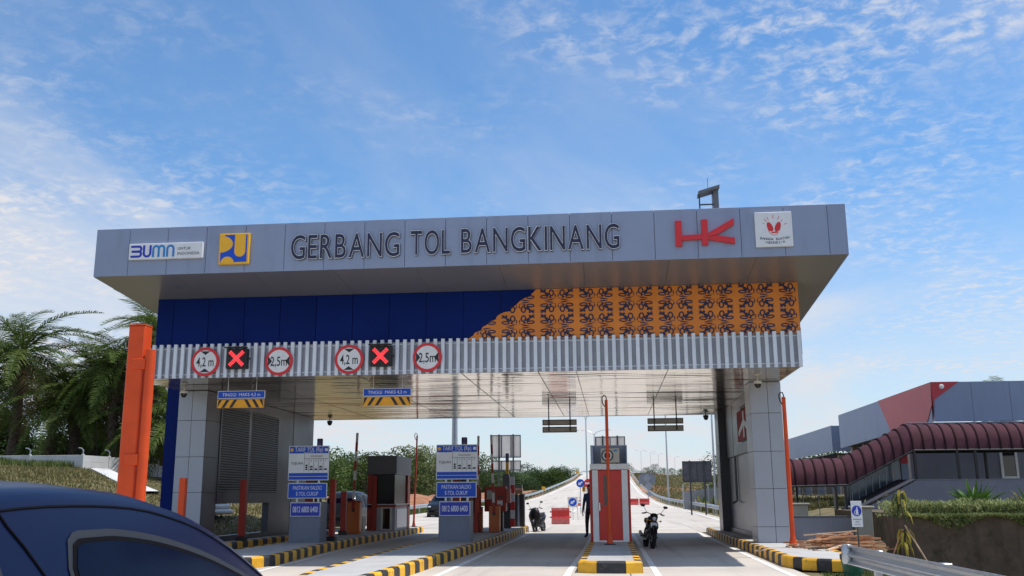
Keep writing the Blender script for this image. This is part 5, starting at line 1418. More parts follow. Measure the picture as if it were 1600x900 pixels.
# amber delineator on the left rail and a round sign
t = thing('delineator', 'small square amber reflector board on the left guardrail', 'reflector', (-10.9, 160, 1.9)); zz = road_z(160)
MB().box(-11.35, -10.75, 159.6, 159.64, zz + .55, zz + 1.15, .02).build('board', SIGNYEL, t); MB().tube([(-11.05, 159.7, zz - .2), (-11.05, 159.7, zz + .6)], .04, 6).build('post', GALV, t)
t = thing('delineator', 'small amber reflector board where the road meets the skyline', 'reflector', (-7.6, 225, 6))
zz = road_z(225); MB().box(-8.0, -7.3, 224.6, 224.64, zz + .6, zz + 1.3, .02).build('board', SIGNYEL, t); MB().tube([(-7.65, 224.7, zz - .2), (-7.65, 224.7, zz + .62)], .05, 6).build('post', GALV, t)
# near guardrail at the lower right
path_side = 1
t = guardrail('near galvanised guardrail running out of the lower right corner', [(3.90, 17.2, .0), (3.92, 16.6, 0), (3.95, 14, 0), (4.0, 10, 0), (4.08, 6, 0)], [(4.12, 16.1, -.02), (4.2, 13.2, -.02), (4.3, 10.3, -.02)], .775)
MB().lathe([(.08, .46), (.10, .5), (.10, .74), (.07, .775)], (3.93, 17.22, 0), 12).build('rounded_end', GALV, t, smooth=40)
# lamp posts
def lamp_post(x, y, z0, h, r, label, arms=(1, -1), reach=1.9, group='street lamps along the road'):
    t = thing('lamp_post', label, 'street lamp', (x, y, z0), 0, group)
    MB().tube([(x, y, z0), (x, y, z0 + h)], [r, r * .55], 10).build('pole', GALV, t, smooth=60)
    MB().lathe([(r * 2.2, z0), (r * 2.2, z0 + .04), (r * 1.3, z0 + .05)], (x, y, 0), 10).build('base_plate', GALV, t)
    for s in arms:
        pts = [(x, y, z0 + h - .05)] + [(x + s * reach * (1 - cos(a)), y, z0 + h + .9 * sin(a)) for a in [pi / 2 * i / 6 for i in range(1, 7)]]
        MB().tube(pts, r * .42, 6).build('arm', GALV, t, smooth=60)
        q = pts[-1]; MB().ell((q[0] + s * .3, y, q[2] - .02), (.4, .14, .06)).build('lamp_head', GALV, t, smooth=60)
    return t
lamp_post(-8.15, 50.5, 0, 10.5, .19, 'thick grey lamp column rising just behind the right tariff sign', (1, -1), 1.5)
lamp_post(-2.75, 112, road_z(112), 9.6, .11, 'tall twin-arm street lamp left of the booth, nearest of the two', (1, -1), 1.3)
lamp_post(-2.45, 150, road_z(150) , 9.2, .12, 'twin-arm street lamp behind the nearer one left of the booth', (1, -1), 2.2)
lamp_post(6.95, 122, road_z(122) - .1, 13.5, .12, 'slender street lamp beyond the right guardrail, right of the booth', (-1,), 1.9)
lamp_post(8.3, 80, .1, 13, .10, 'slender street lamp behind the grey sign board, near the right pillar', (-1,), 1.9)
for x, y, h in ((10.0, 325, 7.6), (13.6, 336, 7.6), (16.2, 335, 6.8), (22, 340, 6.0)):
    lamp_post(x, y, road_z(y) - .3, h, .07, 'distant thin street lamp on the road embankment', (-1, 1), 1.1, 'distant street lamps on the embankment')
# sign boards seen from behind
def back_board(x0, x1, y, panels, zb, label, nrib, mt=BEIGE):
    t = thing('sign_board', label, 'road sign', ((x0 + x1) / 2, y, zb), 0, 'large sign boards seen from behind')
    for za, zz_ in panels:
        b = MB().box(x0, x1, y, y + .03, za, zz_, .005).build('panel', mt, t)
        MB().box(x0 - .03, x1 + .03, y - .05, y - .002, zz_ - .06, zz_).box(x0 - .03, x1 + .03, y - .05, y - .002, za, za + .06).build('edge_frame', STEEL, b)
        for i in range(nrib + 1):
            xx = lerp(x0, x1, i / nrib); MB().box(xx - .03, xx + .03, y - .049, y - .002, za + .062, zz_ - .062).build('rib', STEEL, b)
    for f in (.25, .75): MB().tube([(lerp(x0, x1, f), y - .1, zb), (lerp(x0, x1, f), y - .1, panels[0][1] + .05)], .06, 8).build('post', STEEL, t)
    return t
back_board(-8.55, -6.48, 70, [(4.35, 5.98), (3.43, 4.15)], 0, 'two-panel grey sign board seen from behind, left of the scooter', 3)
back_board(-1.06, 1.04, 70, [(4.9, 5.78)], 0, 'grey sign board rising from behind the booth roof', 4)
back_board(5.42, 7.55, 75, [(2.58, 4.15)], .0, 'dark weathered sign board on two posts beyond the right guardrail', 2, mat('dark_mesh_board', (.10, .10, .115), .7, .1, .25, 4))
t = thing('warning_signs', 'cluster of grey diamond road signs seen from behind on one post', 'road sign', (5.1, 120, .3))
GS = mat('grey_sign_back', (.30, .32, .37), .5, .4, .08, 3)
def dia(x, y, z, r, name='diamond'): MB().prism([(x, z - r), (x + r, z), (x, z + r), (x - r, z)], 'y', y, y + .03).build(name, GS, t, recalc=True)
MB().prism([(3.35, 3.0), (5.35, 3.0), (5.35, 4.0), (4.9, 4.25), (3.8, 4.25), (3.35, 4.0)], 'y', 120, 120.03).build('backing_board', mat('sign_back_dark', (.22, .24, .28), .5, .3, .1, 3), t, recalc=True)
dia(4.35, 119.9, 3.72, .55); dia(4.5, 119.85, 2.75, .58); dia(4.55, 119.9, 1.8, .35)
MB().tube([(4.42, 120.1, .3), (4.42, 120.1, 4.2)], .05, 8).build('post', GALV, t)
# ================================================================== RIGHT SIDE: office, covered walkway, walls
t = thing('office_building', 'long flat-roofed grey office building with a red corner and deep fascia', 'building', (20, 60, 2))
def ybox(n, x0, x1, y0, y1, z0, z1, mt): return MB().box(x0, x1, y0, y1, z0, z1, .01).build(n, mt, t)
# first wing fascia, panel by panel along its long side and its front
OX, OY, OT = 15.4, 47.7, 6.84
n = 12
for i in range(n):
    a, b = lerp(OY, 67.1, i / n), lerp(OY, 67.1, (i + 1) / n) - .012
    MB().prism([(a, 4.98 - (a - OY) * .018), (b, 4.98 - (b - OY) * .018), (b, OT), (a, OT)], 'x', OX, OX + .06).build('fascia_panel', WALLB, t)
for i in range(7):
    a, b = OX + .062 + 1.75 * i, OX + .062 + 1.75 * (i + 1) - .014
    MB().prism([(a, 4.96), (b, 4.96), (b, OT), (a, OT)], 'y', OY, OY + .06).build('fascia_panel', WALLB, t, recalc=True)
MB().prism([(OY - .03, OT + .01), (57.1, OT + .01), (55.0, 5.0 + .0), (48.8, 4.97), (OY - .03, 5.9)], 'x', OX - .03, OX - .004).build('red_corner', OFFRED, t, recalc=True)
MB().prism([(OX - .03, OT + .01), (16.66, OT + .01), (15.46, 6.0), (15.30, 4.97), (OX - .03, 5.1)], 'y', OY - .034, OY - .006).build('red_corner', OFFRED, t, recalc=True)
MB().lathe([(.0001, -.05), (.10, -.03), (.12, 0)], (15.85, OY - .04, 6.62), 12, 'y').build('fascia_lamp', WHITE, t)
ybox('roof', OX + .07, 30, OY + .07, 67.0, OT - .3, OT - .2, GREYB)
ybox('soffit', OX + .07, 29, OY + .07, 67.0, 4.72, 4.78, STEEL)
# recessed wall, columns and windows under the fascia
for i in range(6):
    yy = lerp(OY + 3.0, 66, i / 5); ybox('column', OX + .5, OX + .95, yy, yy + .45, 1.6, 4.7, TAN)
for i in range(5):
    yy = lerp(OY + 3.0, 66, i / 5) + .46; f = ybox('window', OX + 1.5, OX + 1.56, yy, yy + 3.0, 2.2, 4.5, GLASSD)
    MB().box(OX + 1.44, OX + 1.498, yy + 1.45, yy + 1.55, 2.2, 4.5).box(OX + 1.44, OX + 1.498, yy, yy + .08, 2.2, 4.5).build('frame', WHITE, f)
ybox('long_wall', OX + 1.57, OX + 1.8, OY + 1.5, 67, 1.6, 4.7, TAN)
ybox('front_wall', 14.0, 30, 47.3, 47.45, 1.6, 4.9, WALLG)
f = ybox('window', 18.1, 18.66, 47.24, 47.29, 2.38, 3.5, GLASSD); MB().box(18.0, 18.1, 47.2, 47.28, 2.28, 3.6).box(18.66, 18.76, 47.2, 47.28, 2.28, 3.6).box(18.101, 18.659, 47.2, 47.28, 3.5, 3.6).box(18.101, 18.659, 47.2, 47.28, 2.28, 2.38).build('frame', WHITE, f)
ybox('red_pier', 13.2, 13.75, 46.9, 47.3, 3.0, 4.6, OFFRED); ybox('grey_pier', 13.2, 13.75, 46.9, 47.3, 1.9, 2.99, WALLB)
# second wing, set back along the road
n = 7
for i in range(n):
    a, b = lerp(69.5, 92, i / n), lerp(69.5, 92, (i + 1) / n) - .015
    MB().prism([(a, 4.55), (b, 4.55), (b, 6.32), (a, 6.32)], 'x', OX, OX + .06).build('fascia_panel', WALLB, t)
ybox('fascia_end', OX + .062, 30, 69.5, 69.56, 4.56, 6.32, WALLB); ybox('roof', OX + .07, 30, 69.6, 92, 6.0, 6.1, GREYB); ybox('soffit', OX + .07, 29, 69.6, 92, 4.36, 4.42, STEEL)
for i in range(5): ybox('column', OX + .5, OX + .95, 70 + 5 * i, 70.45 + 5 * i, 1.6, 4.34, TAN)
ybox('long_wall', OX + 1.57, OX + 1.8, 69.6, 92, 1.6, 4.34, WALLG)
# covered walkway: barrel vault in three runs
t = thing('covered_walkway', 'covered walkway with ribbed maroon barrel roof climbing to the office', 'walkway', (11, 45, 0))
runs = [((5.9, 1.96), (10.3, 2.04)), ((10.3, 2.04), (13.2, 3.50)), ((13.2, 3.50), (21.5, 3.50))]
wy0, wy1 = 44.0, 46.3; wh = 1.16
def vault(u):   # profile across: u 0..1 -> (y, dz)
    a = pi * (1 - u); return ((wy0 + wy1) / 2 + (wy1 - wy0) / 2 * cos(a), wh * sin(a) ** .8)
def run_pt(r, f):
    (xa, za), (xb, zb) = runs[r]; return lerp(xa, xb, f), lerp(za, zb, f)
total = 0
for r, (A, B) in enumerate(runs):
    ln = sqrt((B[0] - A[0]) ** 2 + (B[1] - A[1]) ** 2); k = round(ln / .46)
    for i in range(k):
        x0_, z0_ = run_pt(r, i / k); x1_, z1_ = run_pt(r, (i + 1) / k); o = MB(); m_ = 12
        for j in range(m_ + 1):
            yv, dz = vault(j / m_)
            for (xx, zz, up_) in ((x0_, z0_, 0), (lerp(x0_, x1_, .5), lerp(z0_, z1_, .5), .018), (lerp(x0_, x1_, .94), lerp(z0_, z1_, .94), 0)): o.v.append((xx, yv, zz + dz + up_))
        for j in range(m_):
            for q in (0, 1): o.f.append((j * 3 + q, j * 3 + q + 1, j * 3 + q + 4, j * 3 + q + 3)); o.mi.append(0)
        o.build('roof_panel', MAROON, t, smooth=60, recalc=False)
        pts = [(x1_ - .02, vault(j / m_)[0], z1_ + vault(j / m_)[1] + .012) for j in range(m_ + 1)]
        MB().tube(pts, .042, 6).build('roof_rib', MAROOND, t, smooth=60)
    for yy in (wy0, wy1): MB().tube([(A[0], yy, A[1] - .03), (B[0], yy, B[1] - .03)], .05, 6).build('eave_beam', BLACK, t)
for x, zb, zt in ((9.75, .3, 2.0), (10.15, .3, 2.0), (13.2, 1.7, 3.48), (15.0, 1.8, 3.48), (15.75, 1.8, 3.48), (19.0, 1.8, 3.48)):
    MB().box(x - .05, x + .05, wy0 - .05, wy0 + .05, zb, zt).build('post', BLACK, t)
for x, zb, zt in ((8.5, .3, 2.0), (10.2, .3, 2.0), (13.2, 1.7, 3.48), (17.0, 1.8, 3.48)):
    MB().box(x - .05, x + .05, wy1 - .05, wy1 + .05, zb, zt).build('post', BLACK, t)
# glazed screen with pale frame behind the slope
SCR = mat('screen_glass', (.10, .13, .17), .12, .2, .25, .8)
for i in range(8):
    a = lerp(10.6, 13.1, i / 8); b = a + .29; zt = interp([10.3, 13.2], [2.0, 3.45], a)
    f = MB().box(a, b, 46.0, 46.03, interp([10.3, 13.2], [.95, 2.2], a), zt - .06).build('screen_pane', SCR, t)
    MB().box(b, b + .022, 45.97, 46.05, interp([10.3, 13.2], [.95, 2.2], a), zt).build('screen_bar', WHITE, f)
MB().tube([(10.6, 45.9, 1.0), (13.1, 45.9, 2.25)], .03, 6).tube([(8, 45.9, 1.05), (10.6, 45.9, 1.02)], .02, 6).tube([(8, 45.9, 1.75), (10.6, 45.9, 1.75)], .012, 6).build('handrail', GALV, t)
for x in (8.0, 8.7, 9.4, 10.1, 10.8): MB().tube([(x, 45.9, .4), (x, 45.9, 1.9)], .018, 6).build('rail_post', GALV, t)
# ramp wall below it
t = thing('ramp_wall', 'grey rendered ramp wall with dark sloping top under the covered walkway', 'wall', (12, 43, 0))
MB().prism([(10.3, -.2), (22, -.2), (22, 2.16), (12.9, 2.17), (10.5, .93)], 'y', 43.0, 43.25).build('wall', WALLG, t, recalc=True)
MB().prism([(10.32, .94), (12.86, 2.19), (12.86, 2.23), (10.32, .98)], 'y', 42.98, 45.8).build('sloping_coping', mat('dark_coping', (.055, .058, .075), .7), t, recalc=True)
MB().box(12.88, 22, 42.98, 43.3, 2.175, 2.21).build('coping', WALLG, t)
# low walls and gate piers
t = thing('low_wall', 'low grey rendered wall behind the pile of timber', 'wall', (6.8, 33, 0))
MB().box(5.75, 7.78, 33, 33.2, 0, .88, .01).build('wall', WALLG, t); MB().box(5.73, 7.78, 32.97, 33.23, .882, .92, .008).build('coping', mat('dark_coping', (.055, .058, .075)), t)
def pier(x0, x1, y, zt, label, zb=0):
    t = thing('gate_pier', label, 'pillar', ((x0 + x1) / 2, y, zb), group='pale capped piers')
    MB().box(x0, x1, y, y + (x1 - x0), zb, zt, .012).build('shaft', CREAM, t); MB().box(x0 - .07, x1 + .07, y - .07, y + (x1 - x0) + .07, zt + .002, zt + .07, .015).build('cap', CREAM, t)
pier(7.82, 8.36, 32.8, 1.16, 'large pale capped pier behind the small pedestrian sign')
pier(6.45, 6.97, 36, 1.24, 'small pale capped pier between the right pillar and walkway')
# retaining wall and planting bed
t = thing('retaining_wall', 'stained brown stone retaining wall topped with ground cover', 'wall', (10, 27, -.2))
k = 9
for i in range(k):
    a = lerp(7.55, 16.5, i / k); b = lerp(7.55, 16.5, (i + 1) / k) - .003
    MB().box(a, b, 27 + R.uniform(-.003, .003), 27.4, -1.5, 1.02, .002).build('wall_block', STONE, t)
for i in range(1):
    a = lerp(27.42, 33, i / 5); MB().box(7.56, 7.9, a, a + 1.09, -1.5, 1.0, .02).build('wall_block', STONE, t)
t2 = MB().box(7.92, 20, 27.42, 28.5, -.3, .98).box(9.4, 20, 28.502, 42.95, -.3, .975).build('planting_bed', mat('bed_soil', (.11, .085, .05), .95, 0, .3, 4, bump=.5, bscale=12), kind='structure')
# pedestrian sign, bin, timber
t = thing('pedestrian_sign', 'small white notice with blue disc and white figure on a thin post', 'sign', (6.0, 25, .12))
x0, x1 = 5.87, 6.13
MB().box(x0, x1, 25, 25.012, .82, 1.44, .003).build('board', SIGNW, t); MB().prism(circ(6.0, 1.2, .115, 26, rz=.13)[::-1], 'y', 24.995, 25.004).build('blue_disc', BLUE2, t)
a = MB(); a.prism(circ(6.01, 1.275, .02, 10)[::-1], 'y', 24.99, 24.997)
a.prism([(5.99, 1.25), (6.03, 1.25), (6.035, 1.17), (6.04, 1.10), (6.015, 1.10), (6.01, 1.16), (5.99, 1.10), (5.965, 1.10), (5.985, 1.18)][::-1], 'y', 24.99, 24.997); a.stroke([(5.995, 1.24), (5.95, 1.19), (5.94, 1.12)], .012, 'y', 24.99, 24.997)
a.build('figure', SIGNW, t, recalc=True)
a = MB(); a.text('PENYEBERANGAN', 6.0, 1.0, .026, 25, .003, .2); a.text('ORANG', 6.0, .94, .026, 25, .003, .1); a.text('HATI-HATI', 6.0, .88, .022, 25, .003, .14); a.build('lettering', BLACK, t)
MB().tube([(6.0, 25.03, 0.1), (6.0, 25.03, 1.0)], .02, 6).build('post', STEEL, t)
t = thing('rubbish_bin', 'crumpled green plastic rubbish bin with black rim behind the guardrail end', 'rubbish bin', (4.78, 20.6, 0))
o = MB(); prof = [(.17, 0.0), (.185, .05), (.195, .14), (.205, .24), (.215, .32)]
o.lathe(prof, (0, 0, 0), 36)
o.v = [(4.78 + p[0] * (1 + .05 * sin(7 * math.atan2(p[1], p[0]) + p[2] * 20)), 20.6 + p[1] * (1 + .05 * sin(5 * math.atan2(p[1], p[0]) - p[2] * 15)), p[2]) for p in o.v]
o.build('bin_body', GREENBAG, t, smooth=60); MB().lathe([(.215, .31), (.235, .33), (.235, .42), (.21, .43), (.205, .32)], (4.78, 20.6, 0), 30).build('rim', BLACK, t, smooth=40)
pile = thing('timber_pile', 'untidy pile of raw reddish timber battens beside the orange pole', 'timber pile', (5.9, 26.6, .12))
rr = random.Random(3)
for i in range(84):
    ln = rr.uniform(.8, 1.9); z = .16 + rr.random() ** 1.2 * .50
    cx, cy = 5.80 + rr.gauss(0, .38), 26.5 + rr.gauss(0, .4); an = rr.choice([.05, -.1, .7, .5, -.45]) + rr.gauss(0, .18)
    hw, hh = rr.uniform(.018, .042), rr.uniform(.012, .024)
    z *= max(.35, 1 - abs(cx - 5.85) * .7)
    o = MB().box(-ln / 2, ln / 2, -hw, hw, -hh, hh).build('batten', WOOD if rr.random() < .72 else WOODE, pile, world=False)
    o.location = (cx - 5.9, cy - 26.6, max(.03, z - .12)); o.rotation_euler = (0, rr.gauss(0, .07), an)
# wire fence and grey corrugated fence on the far right
t = thing('sheet_fence', 'grey corrugated sheet fence below the embankment', 'fence', (8.5, 92, .5))
for i in range(12):
    a = lerp(6.6, 13.5, i / 12); MB().box(a, a + .555, 92 + .0, 92.05, .3, lerp(2.0, 2.7, i / 12)).build('sheet', mat('fence_sheet', (.30, .31, .33), .5, .3, .12, 2, rnd=.1), t)
for i in range(4): MB().box(lerp(6.6, 13.5, i / 3) - .06, lerp(6.6, 13.5, i / 3) + .06, 91.85, 91.99, .0, 2.6).build('post', GALV, t)
# ================================================================== LEFT: precast wall on the bank
t = thing('precast_wall', 'white precast concrete boundary wall with bent steel posts on the bank', 'wall', (-33, 55, 3))
pts = [(-49.5, 56.2), (-47, 56), (-44.6, 55.8), (-42.2, 55.6), (-39.7, 55.4), (-37.1, 55.2), (-34.6, 55), (-31.2, 54.9), (-30.9, 57.4), (-30.6, 60), (-30.2, 62.6), (-29.8, 65.2)]
for i, (x, y) in enumerate(pts):
    zb = nat(x, y) - .3; ztop = max(4.30 - .02 * i, 4.1) if i < 9 else 4.0 - .12 * (i - 8)
    MB().box(x - .07, x + .07, y - .07, y + .07, zb, ztop + .06, .01).build('wall_post', WALLW, t)
    MB().tube([(x, y, ztop + .05), (x, y, ztop + .30), (x - .12, y - .05, ztop + .42), (x - .27, y - .1, ztop + .43)], .035, 6).build('bent_arm', GALV, t)
    if i + 1 < len(pts):
        x2, y2 = pts[i + 1]; zt2 = ztop
        d = Vector((x2 - x, y2 - y, 0)); ln = d.length; d.normalize(); nr = Vector((-d.y, d.x, 0))
        for z0, z1 in ((zb, ztop - .78), (ztop - .775, ztop - .39), (ztop - .385, ztop)):
            if z1 - z0 < .05: continue
            o = MB(); o.M = Matrix.Translation((x, y, 0)) @ Matrix.Rotation(math.atan2(d.y, d.x), 4, 'Z')
            o.box(.08, ln - .08, -.03, .03, z0, z1, .008); o.build('wall_panel', WALLW, t)
MB().prism([(-30.6, 53.5), (-30.0, 53.6), (-22.0, 45.2), (-22.5, 44.8)], 'z', 0, .01)
o = MB()
for i in range(8):
    x, y = lerp(-30.3, -22.2, i / 7), lerp(55.2, 45.2, i / 7); z = nat(x, y)
    o.v += [(x - .35, y - .35, z + .16), (x + .35, y + .35, z + .16), (x - .38, y - .38, z - .3), (x + .38, y + .38, z - .3)]
for i in range(7):
    a = i * 4; o.f += [(a, a + 1, a + 5, a + 4), (a + 2, a, a + 4, a + 6), (a + 1, a + 3, a + 7, a + 5)]; o.mi += [0, 0, 0]
tag(o.build('drain_channel', WALLW, recalc=True), 'white concrete drain channel running down the grassy bank', 'drain')
# pipes lying behind the left grille wall
pp = thing('pipe_stack', 'stack of pale plastic pipes lying behind the left grille wall', 'pipes', (-16.5, 38, .8))
for r_ in range(3):
    for c_ in range(4 - r_):
        x, y = -16.9 + c_ * .24 + r_ * .12, 36.5; z = ground_z(-16.5, 37) + .22 + r_ * .21
        MB().lathe([(.11, 0), (.11, 4.0), (.09, 4.0), (.09, 0), (.11, 0)], (0, 0, 0), 12, 'y')
        o = MB(); o.lathe([(.11, 0), (.11, 4.0), (.088, 4.0), (.088, 0), (.11, 0)], (x, y, z), 12, 'y'); o.build('pipe', WHITE, pp, smooth=50)
# ================================================================== VEGETATION
def frond_mesh(L=3.4, droop=1.0, n=56, wid=.95, seed=0):
    r_ = random.Random(seed); o = MB(); pts = []
    for i in range(13):
        u = i / 12; pts.append((0, L * (u - .12 * droop * u * u), L * (.42 * u - (.62 + .35 * droop) * u * u)))
    o.tube(pts, [lerp(.045, .008, i / 12) for i in range(13)], 4)
    for i in range(n):
        u = .14 + .86 * i / (n - 1); k = u * 12; j = min(11, int(k)); p = Vector(pts[j]).lerp(Vector(pts[j + 1]), k - j)
        d = (Vector(pts[j + 1]) - Vector(pts[j])).normalized()
        ll = wid * (sin(pi * min(1, .18 + u * .80)) ** .6) * r_.uniform(.8, 1.15)
        for s in (1, -1):
            side = Vector((s, .25 + .5 * u, 0)).normalized(); upv = r_.uniform(-.1, .35) - .45 * droop * r_.random()
            q1 = p + side * ll * .5 + Vector((0, 0, upv * ll * .5)); q2 = p + side * ll * .95 + d * ll * .2 + Vector((0, 0, upv * ll - ll * .38))
            w_ = .034; a = d * w_
            b0 = len(o.v); o.v += [tuple(p - a * .6), tuple(p + a * .6), tuple(q1 + a), tuple(q1 - a), tuple(q2)]
            o.f += [(b0, b0 + 1, b0 + 2, b0 + 3), (b0 + 3, b0 + 2, b0 + 4)]; o.mi += [0, 0]
    return o
FR = [frond_mesh(5.0, .7, seed=1), frond_mesh(4.8, 1.1, seed=2), frond_mesh(5.4, .45, seed=3)]
FRM_ = [None] * 3; FRD = None
def palm(x, y, z, h, label, seed, sc=1.0, nf=26):
    global FRD
    r_ = random.Random(seed); t = thing('oil_palm', label, 'palm tree', (x, y, z), 0, 'oil palms behind the boundary wall')
    o = MB(); pts = [(.12 * sin(i * .9 + seed), .1 * cos(i * .7), h * i / 8) for i in range(9)]
    o.tube(pts, [.42, .36, .33, .32, .32, .33, .36, .40, .30], 12); tr = o.build('trunk', PALMBARK, t, world=False, smooth=50)
    a = MB()
    for i in range(60):
        zz = h * (.25 + .75 * i / 60); an = i * 2.4
        a.M = Matrix.Translation((0, 0, zz)) @ Matrix.Rotation(an, 4, 'Z') @ Matrix.Rotation(.6, 4, 'Y'); a.box(.24, .62, -.07, .07, -.03, .04)
    a.M = None; a.build('frond_stubs', PALMBARK, tr, world=False)
    for i in range(nf):
        k = r_.randrange(3); u = i / nf
        dry = u > .86 and r_.random() < .6
        key = (k, dry)
        me = FROND_ME.get(key)
        if me is None:
            tmp = FR[k].build('frond', FRONDD if dry else FROND, None, smooth=None); me = tmp.data; FROND_ME[key] = me; ob = tmp
            ob.parent = t
        else:
            ob = bpy.data.objects.new('frond', me); COL.objects.link(ob); ob.parent = t
        el = lerp(1.15, -.75, u ** .8) + r_.gauss(0, .1)
        ob.location = (0, 0, h - .25 - .5 * u); ob.rotation_euler = (el, r_.gauss(0, .12), i * 2.399 + r_.gauss(0, .2))
        s_ = sc * r_.uniform(.85, 1.12); ob.scale = (s_, s_, s_)
FROND_ME = {}
PALMS = [(-40.3, 62, 8.0, 1.1, 'tall oil palm at the left edge with drooping fronds over the wall'),
         (-36.6, 63, 4.6, 1.0, 'low oil palm right of the left edge palm, fronds sweeping to the wall'),
         (-37.0, 66, 6.8, 1.0, 'oil palm between the left edge palm and the middle palm'),
         (-33.2, 62, 7.2, 1.05, 'oil palm in the middle of the row with a pointed crown'),
         (-31.4, 64, 4.0, 1.0, 'low spreading oil palm left of the orange post'),
         (-30.9, 62.5, 9.6, 1.0, 'tallest oil palm rising behind the top of the orange post'),
         (-27.9, 60, 4.2, 1.0, 'oil palm standing just right of the orange post'),
         (-33.0, 70, 11.3, .9, 'distant oil palm tip beside the canopy corner'),
         (-46.5, 68, 7.4, 1.15, 'oil palm partly cut by the left edge behind the wall'),
         (-43.5, 72, 6.0, 1.1, 'dark oil palm in the second row behind the wall'),
         (-38.2, 74, 6.2, 1.1, 'shaded oil palm behind the gap in the row')]
for i, (x, y, h, sc, lb) in enumerate(PALMS): palm(x, y, nat(x, y) - .2, h, lb, i + 11, sc, 30)
# broadleaf trees: trunk with limbs, crown of many small leaf faces in clumps
def tree_meshes(seed, h, w, nclump, nleaf, ls):
    r_ = random.Random(seed); tr = MB(); cr = MB()
    th = h * .42
    tr.tube([(0, 0, -.5), (.05, .03, th * .5), (r_.uniform(-.2, .2), r_.uniform(-.2, .2), th)], [.19, .14, .10], 8)
    cl = []
    for i in range(nclump):
        a = i * 2.399 + r_.uniform(-.4, .4); u = (i + .5) / nclump; rad0 = w * .5 * sqrt(1 - abs(2 * u - .85) ** 2 * .65) * r_.uniform(.55, 1.0)
        zc = lerp(h * .16, h * .93, u); cl.append((rad0 * cos(a), rad0 * sin(a), zc, r_.uniform(.16, .27) * w))
    for (x, y, z, r0) in cl[::3]: tr.tube([(0, 0, th * .75), (x * .5, y * .5, lerp(th, z, .6)), (x, y, z)], [.08, .05, .02], 5)
    for (x, y, z, r0) in cl:
        for _ in range(nleaf):
            th_, ph = r_.uniform(0, 2 * pi), math.acos(r_.uniform(-.75, 1)); rr_ = r0 * r_.uniform(.55, 1.08)
            c = Vector((x + rr_ * sin(ph) * cos(th_), y + rr_ * sin(ph) * sin(th_), z + rr_ * cos(ph) * .75))
            a = Vector((r_.gauss(0, 1), r_.gauss(0, 1), r_.gauss(0, .6))).normalized(); b = a.orthogonal().normalized(); s_ = ls * r_.uniform(.6, 1.3)
            i0 = len(cr.v); cr.v += [tuple(c - a * s_), tuple(c + b * s_ * .55), tuple(c + a * s_), tuple(c - b * s_ * .55)]
            cr.f.append((i0, i0 + 1, i0 + 2, i0 + 3)); cr.mi.append(0)
    return tr, cr
PROT = []
def tree(name, label, loc, v, sc, rz, group):
    if PROT_D.get(v) is None:
        tr, cr, lm = PROTS[v]; t = thing(name, label, 'tree', loc, rz, group); t.scale = sc
        tr.build('trunk', BARK, t, world=False, smooth=60); cr.build('crown', lm, t, world=False); PROT_D[v] = t
        return t
    r = dup(PROT_D[v], loc, rz, label, group, sc); r.name = name
    return r
PROT_D = {}
PROTS = {0: (*tree_meshes(1, 9, 6.5, 26, 80, .20), LEAF1), 1: (*tree_meshes(2, 8, 6.8, 24, 80, .21), LEAF2), 2: (*tree_meshes(3, 10, 6.0, 28, 70, .20), LEAF3), 3: (*tree_meshes(4, 7, 6.5, 22, 80, .22), LEAF1), 4: (*tree_meshes(5, 11, 7.5, 30, 80, .22), LEAF2), 5: (*tree_meshes(6, 6, 6.5, 34, 130, .30), LEAF2)}
ADJ = ['mid green bushy tree', 'dark green rounded tree', 'pale green loose tree', 'low mid green tree', 'tall dark tree']
fr = random.Random(21)
# front edge behind the left plaza edge (px 480..700), then stepping back toward the road
def forest(x0, x1, y0, y1, n, kinds, smin, smax, where):
    for i in range(n):
        x = lerp(x0, x1, (i + fr.random()) / n); y = lerp(y0, y1, (i + fr.random() * .8) / n) + fr.uniform(-4, 4)
        k = fr.choice(kinds); s_ = fr.uniform(smin, smax)
        tree('forest_tree', ADJ[k] + ' ' + where, (x, y, ground_z(x, y) - .2), k, (s_ * fr.uniform(.95, 1.25), s_ * fr.uniform(.95, 1.25), s_), fr.uniform(0, 6.3), 'trees ' + where)
forest(-52, -22, 118, 150, 16, [0, 2, 0, 3], .70, .90, 'in the front forest edge behind the kiosk')
forest(-60, -26, 138, 165, 14, [2, 0, 1], .75, .95, 'in the second row of forest behind the kiosk')
forest(-42, -22, 150, 185, 18, [1, 0, 2, 4], .62, .8, 'in the forest behind the right tariff sign')
forest(-36, -12.5, 200, 236, 34, [1, 4, 1, 0], .48, .74, 'in the forest between tariff sign and booth')
forest(-46, -15, 235, 270, 22, [1, 4, 0], .55, .75, 'deep in the forest left of the booth')
forest(-32, -11, 262, 320, 22, [1, 4], .65, .95, 'in the forest by the road crest')
forest(-100, -45, 160, 190, 16, [0, 1, 4], .8, 1.1, 'in the far forest behind the left tariff sign')
forest(-26, 8, 400, 430, 14, [1, 4], .55, .85, 'on the skyline behind the booth')
forest(12, 60, 430, 460, 14, [1, 4], .4, .7, 'on the skyline behind the road embankment')
for i, (x, y, k, q) in enumerate(((-52, 76, 1, .8), (-47, 78, 4, .6), (-43, 79, 1, .75), (-40, 77, 4, .55), (-37, 80, 1, .8), (-34, 76, 1, .7), (-31, 74, 4, .5), (-29, 72, 1, .65), (-33, 84, 4, .6), (-38, 86, 1, .8))):
    tree('undergrowth_tree', 'dark low tree filling the gaps between the oil palms', (x, y, nat(x, y) - .9), 5, (q * 1.2, q * 1.2, q * 1.25), i, 'dark trees between the oil palms')
tree('roadside_tree', 'small dark tree in front of the red bank near the right rear pillar', (10.9, 104, 1.2), 1, (.5, .5, .58), 1, 'trees on the right')
tree('roadside_tree', 'dark tree top showing over the low end of the office roof', (25, 112, 3), 3, (.8, .8, .72), 2, 'trees on the right')
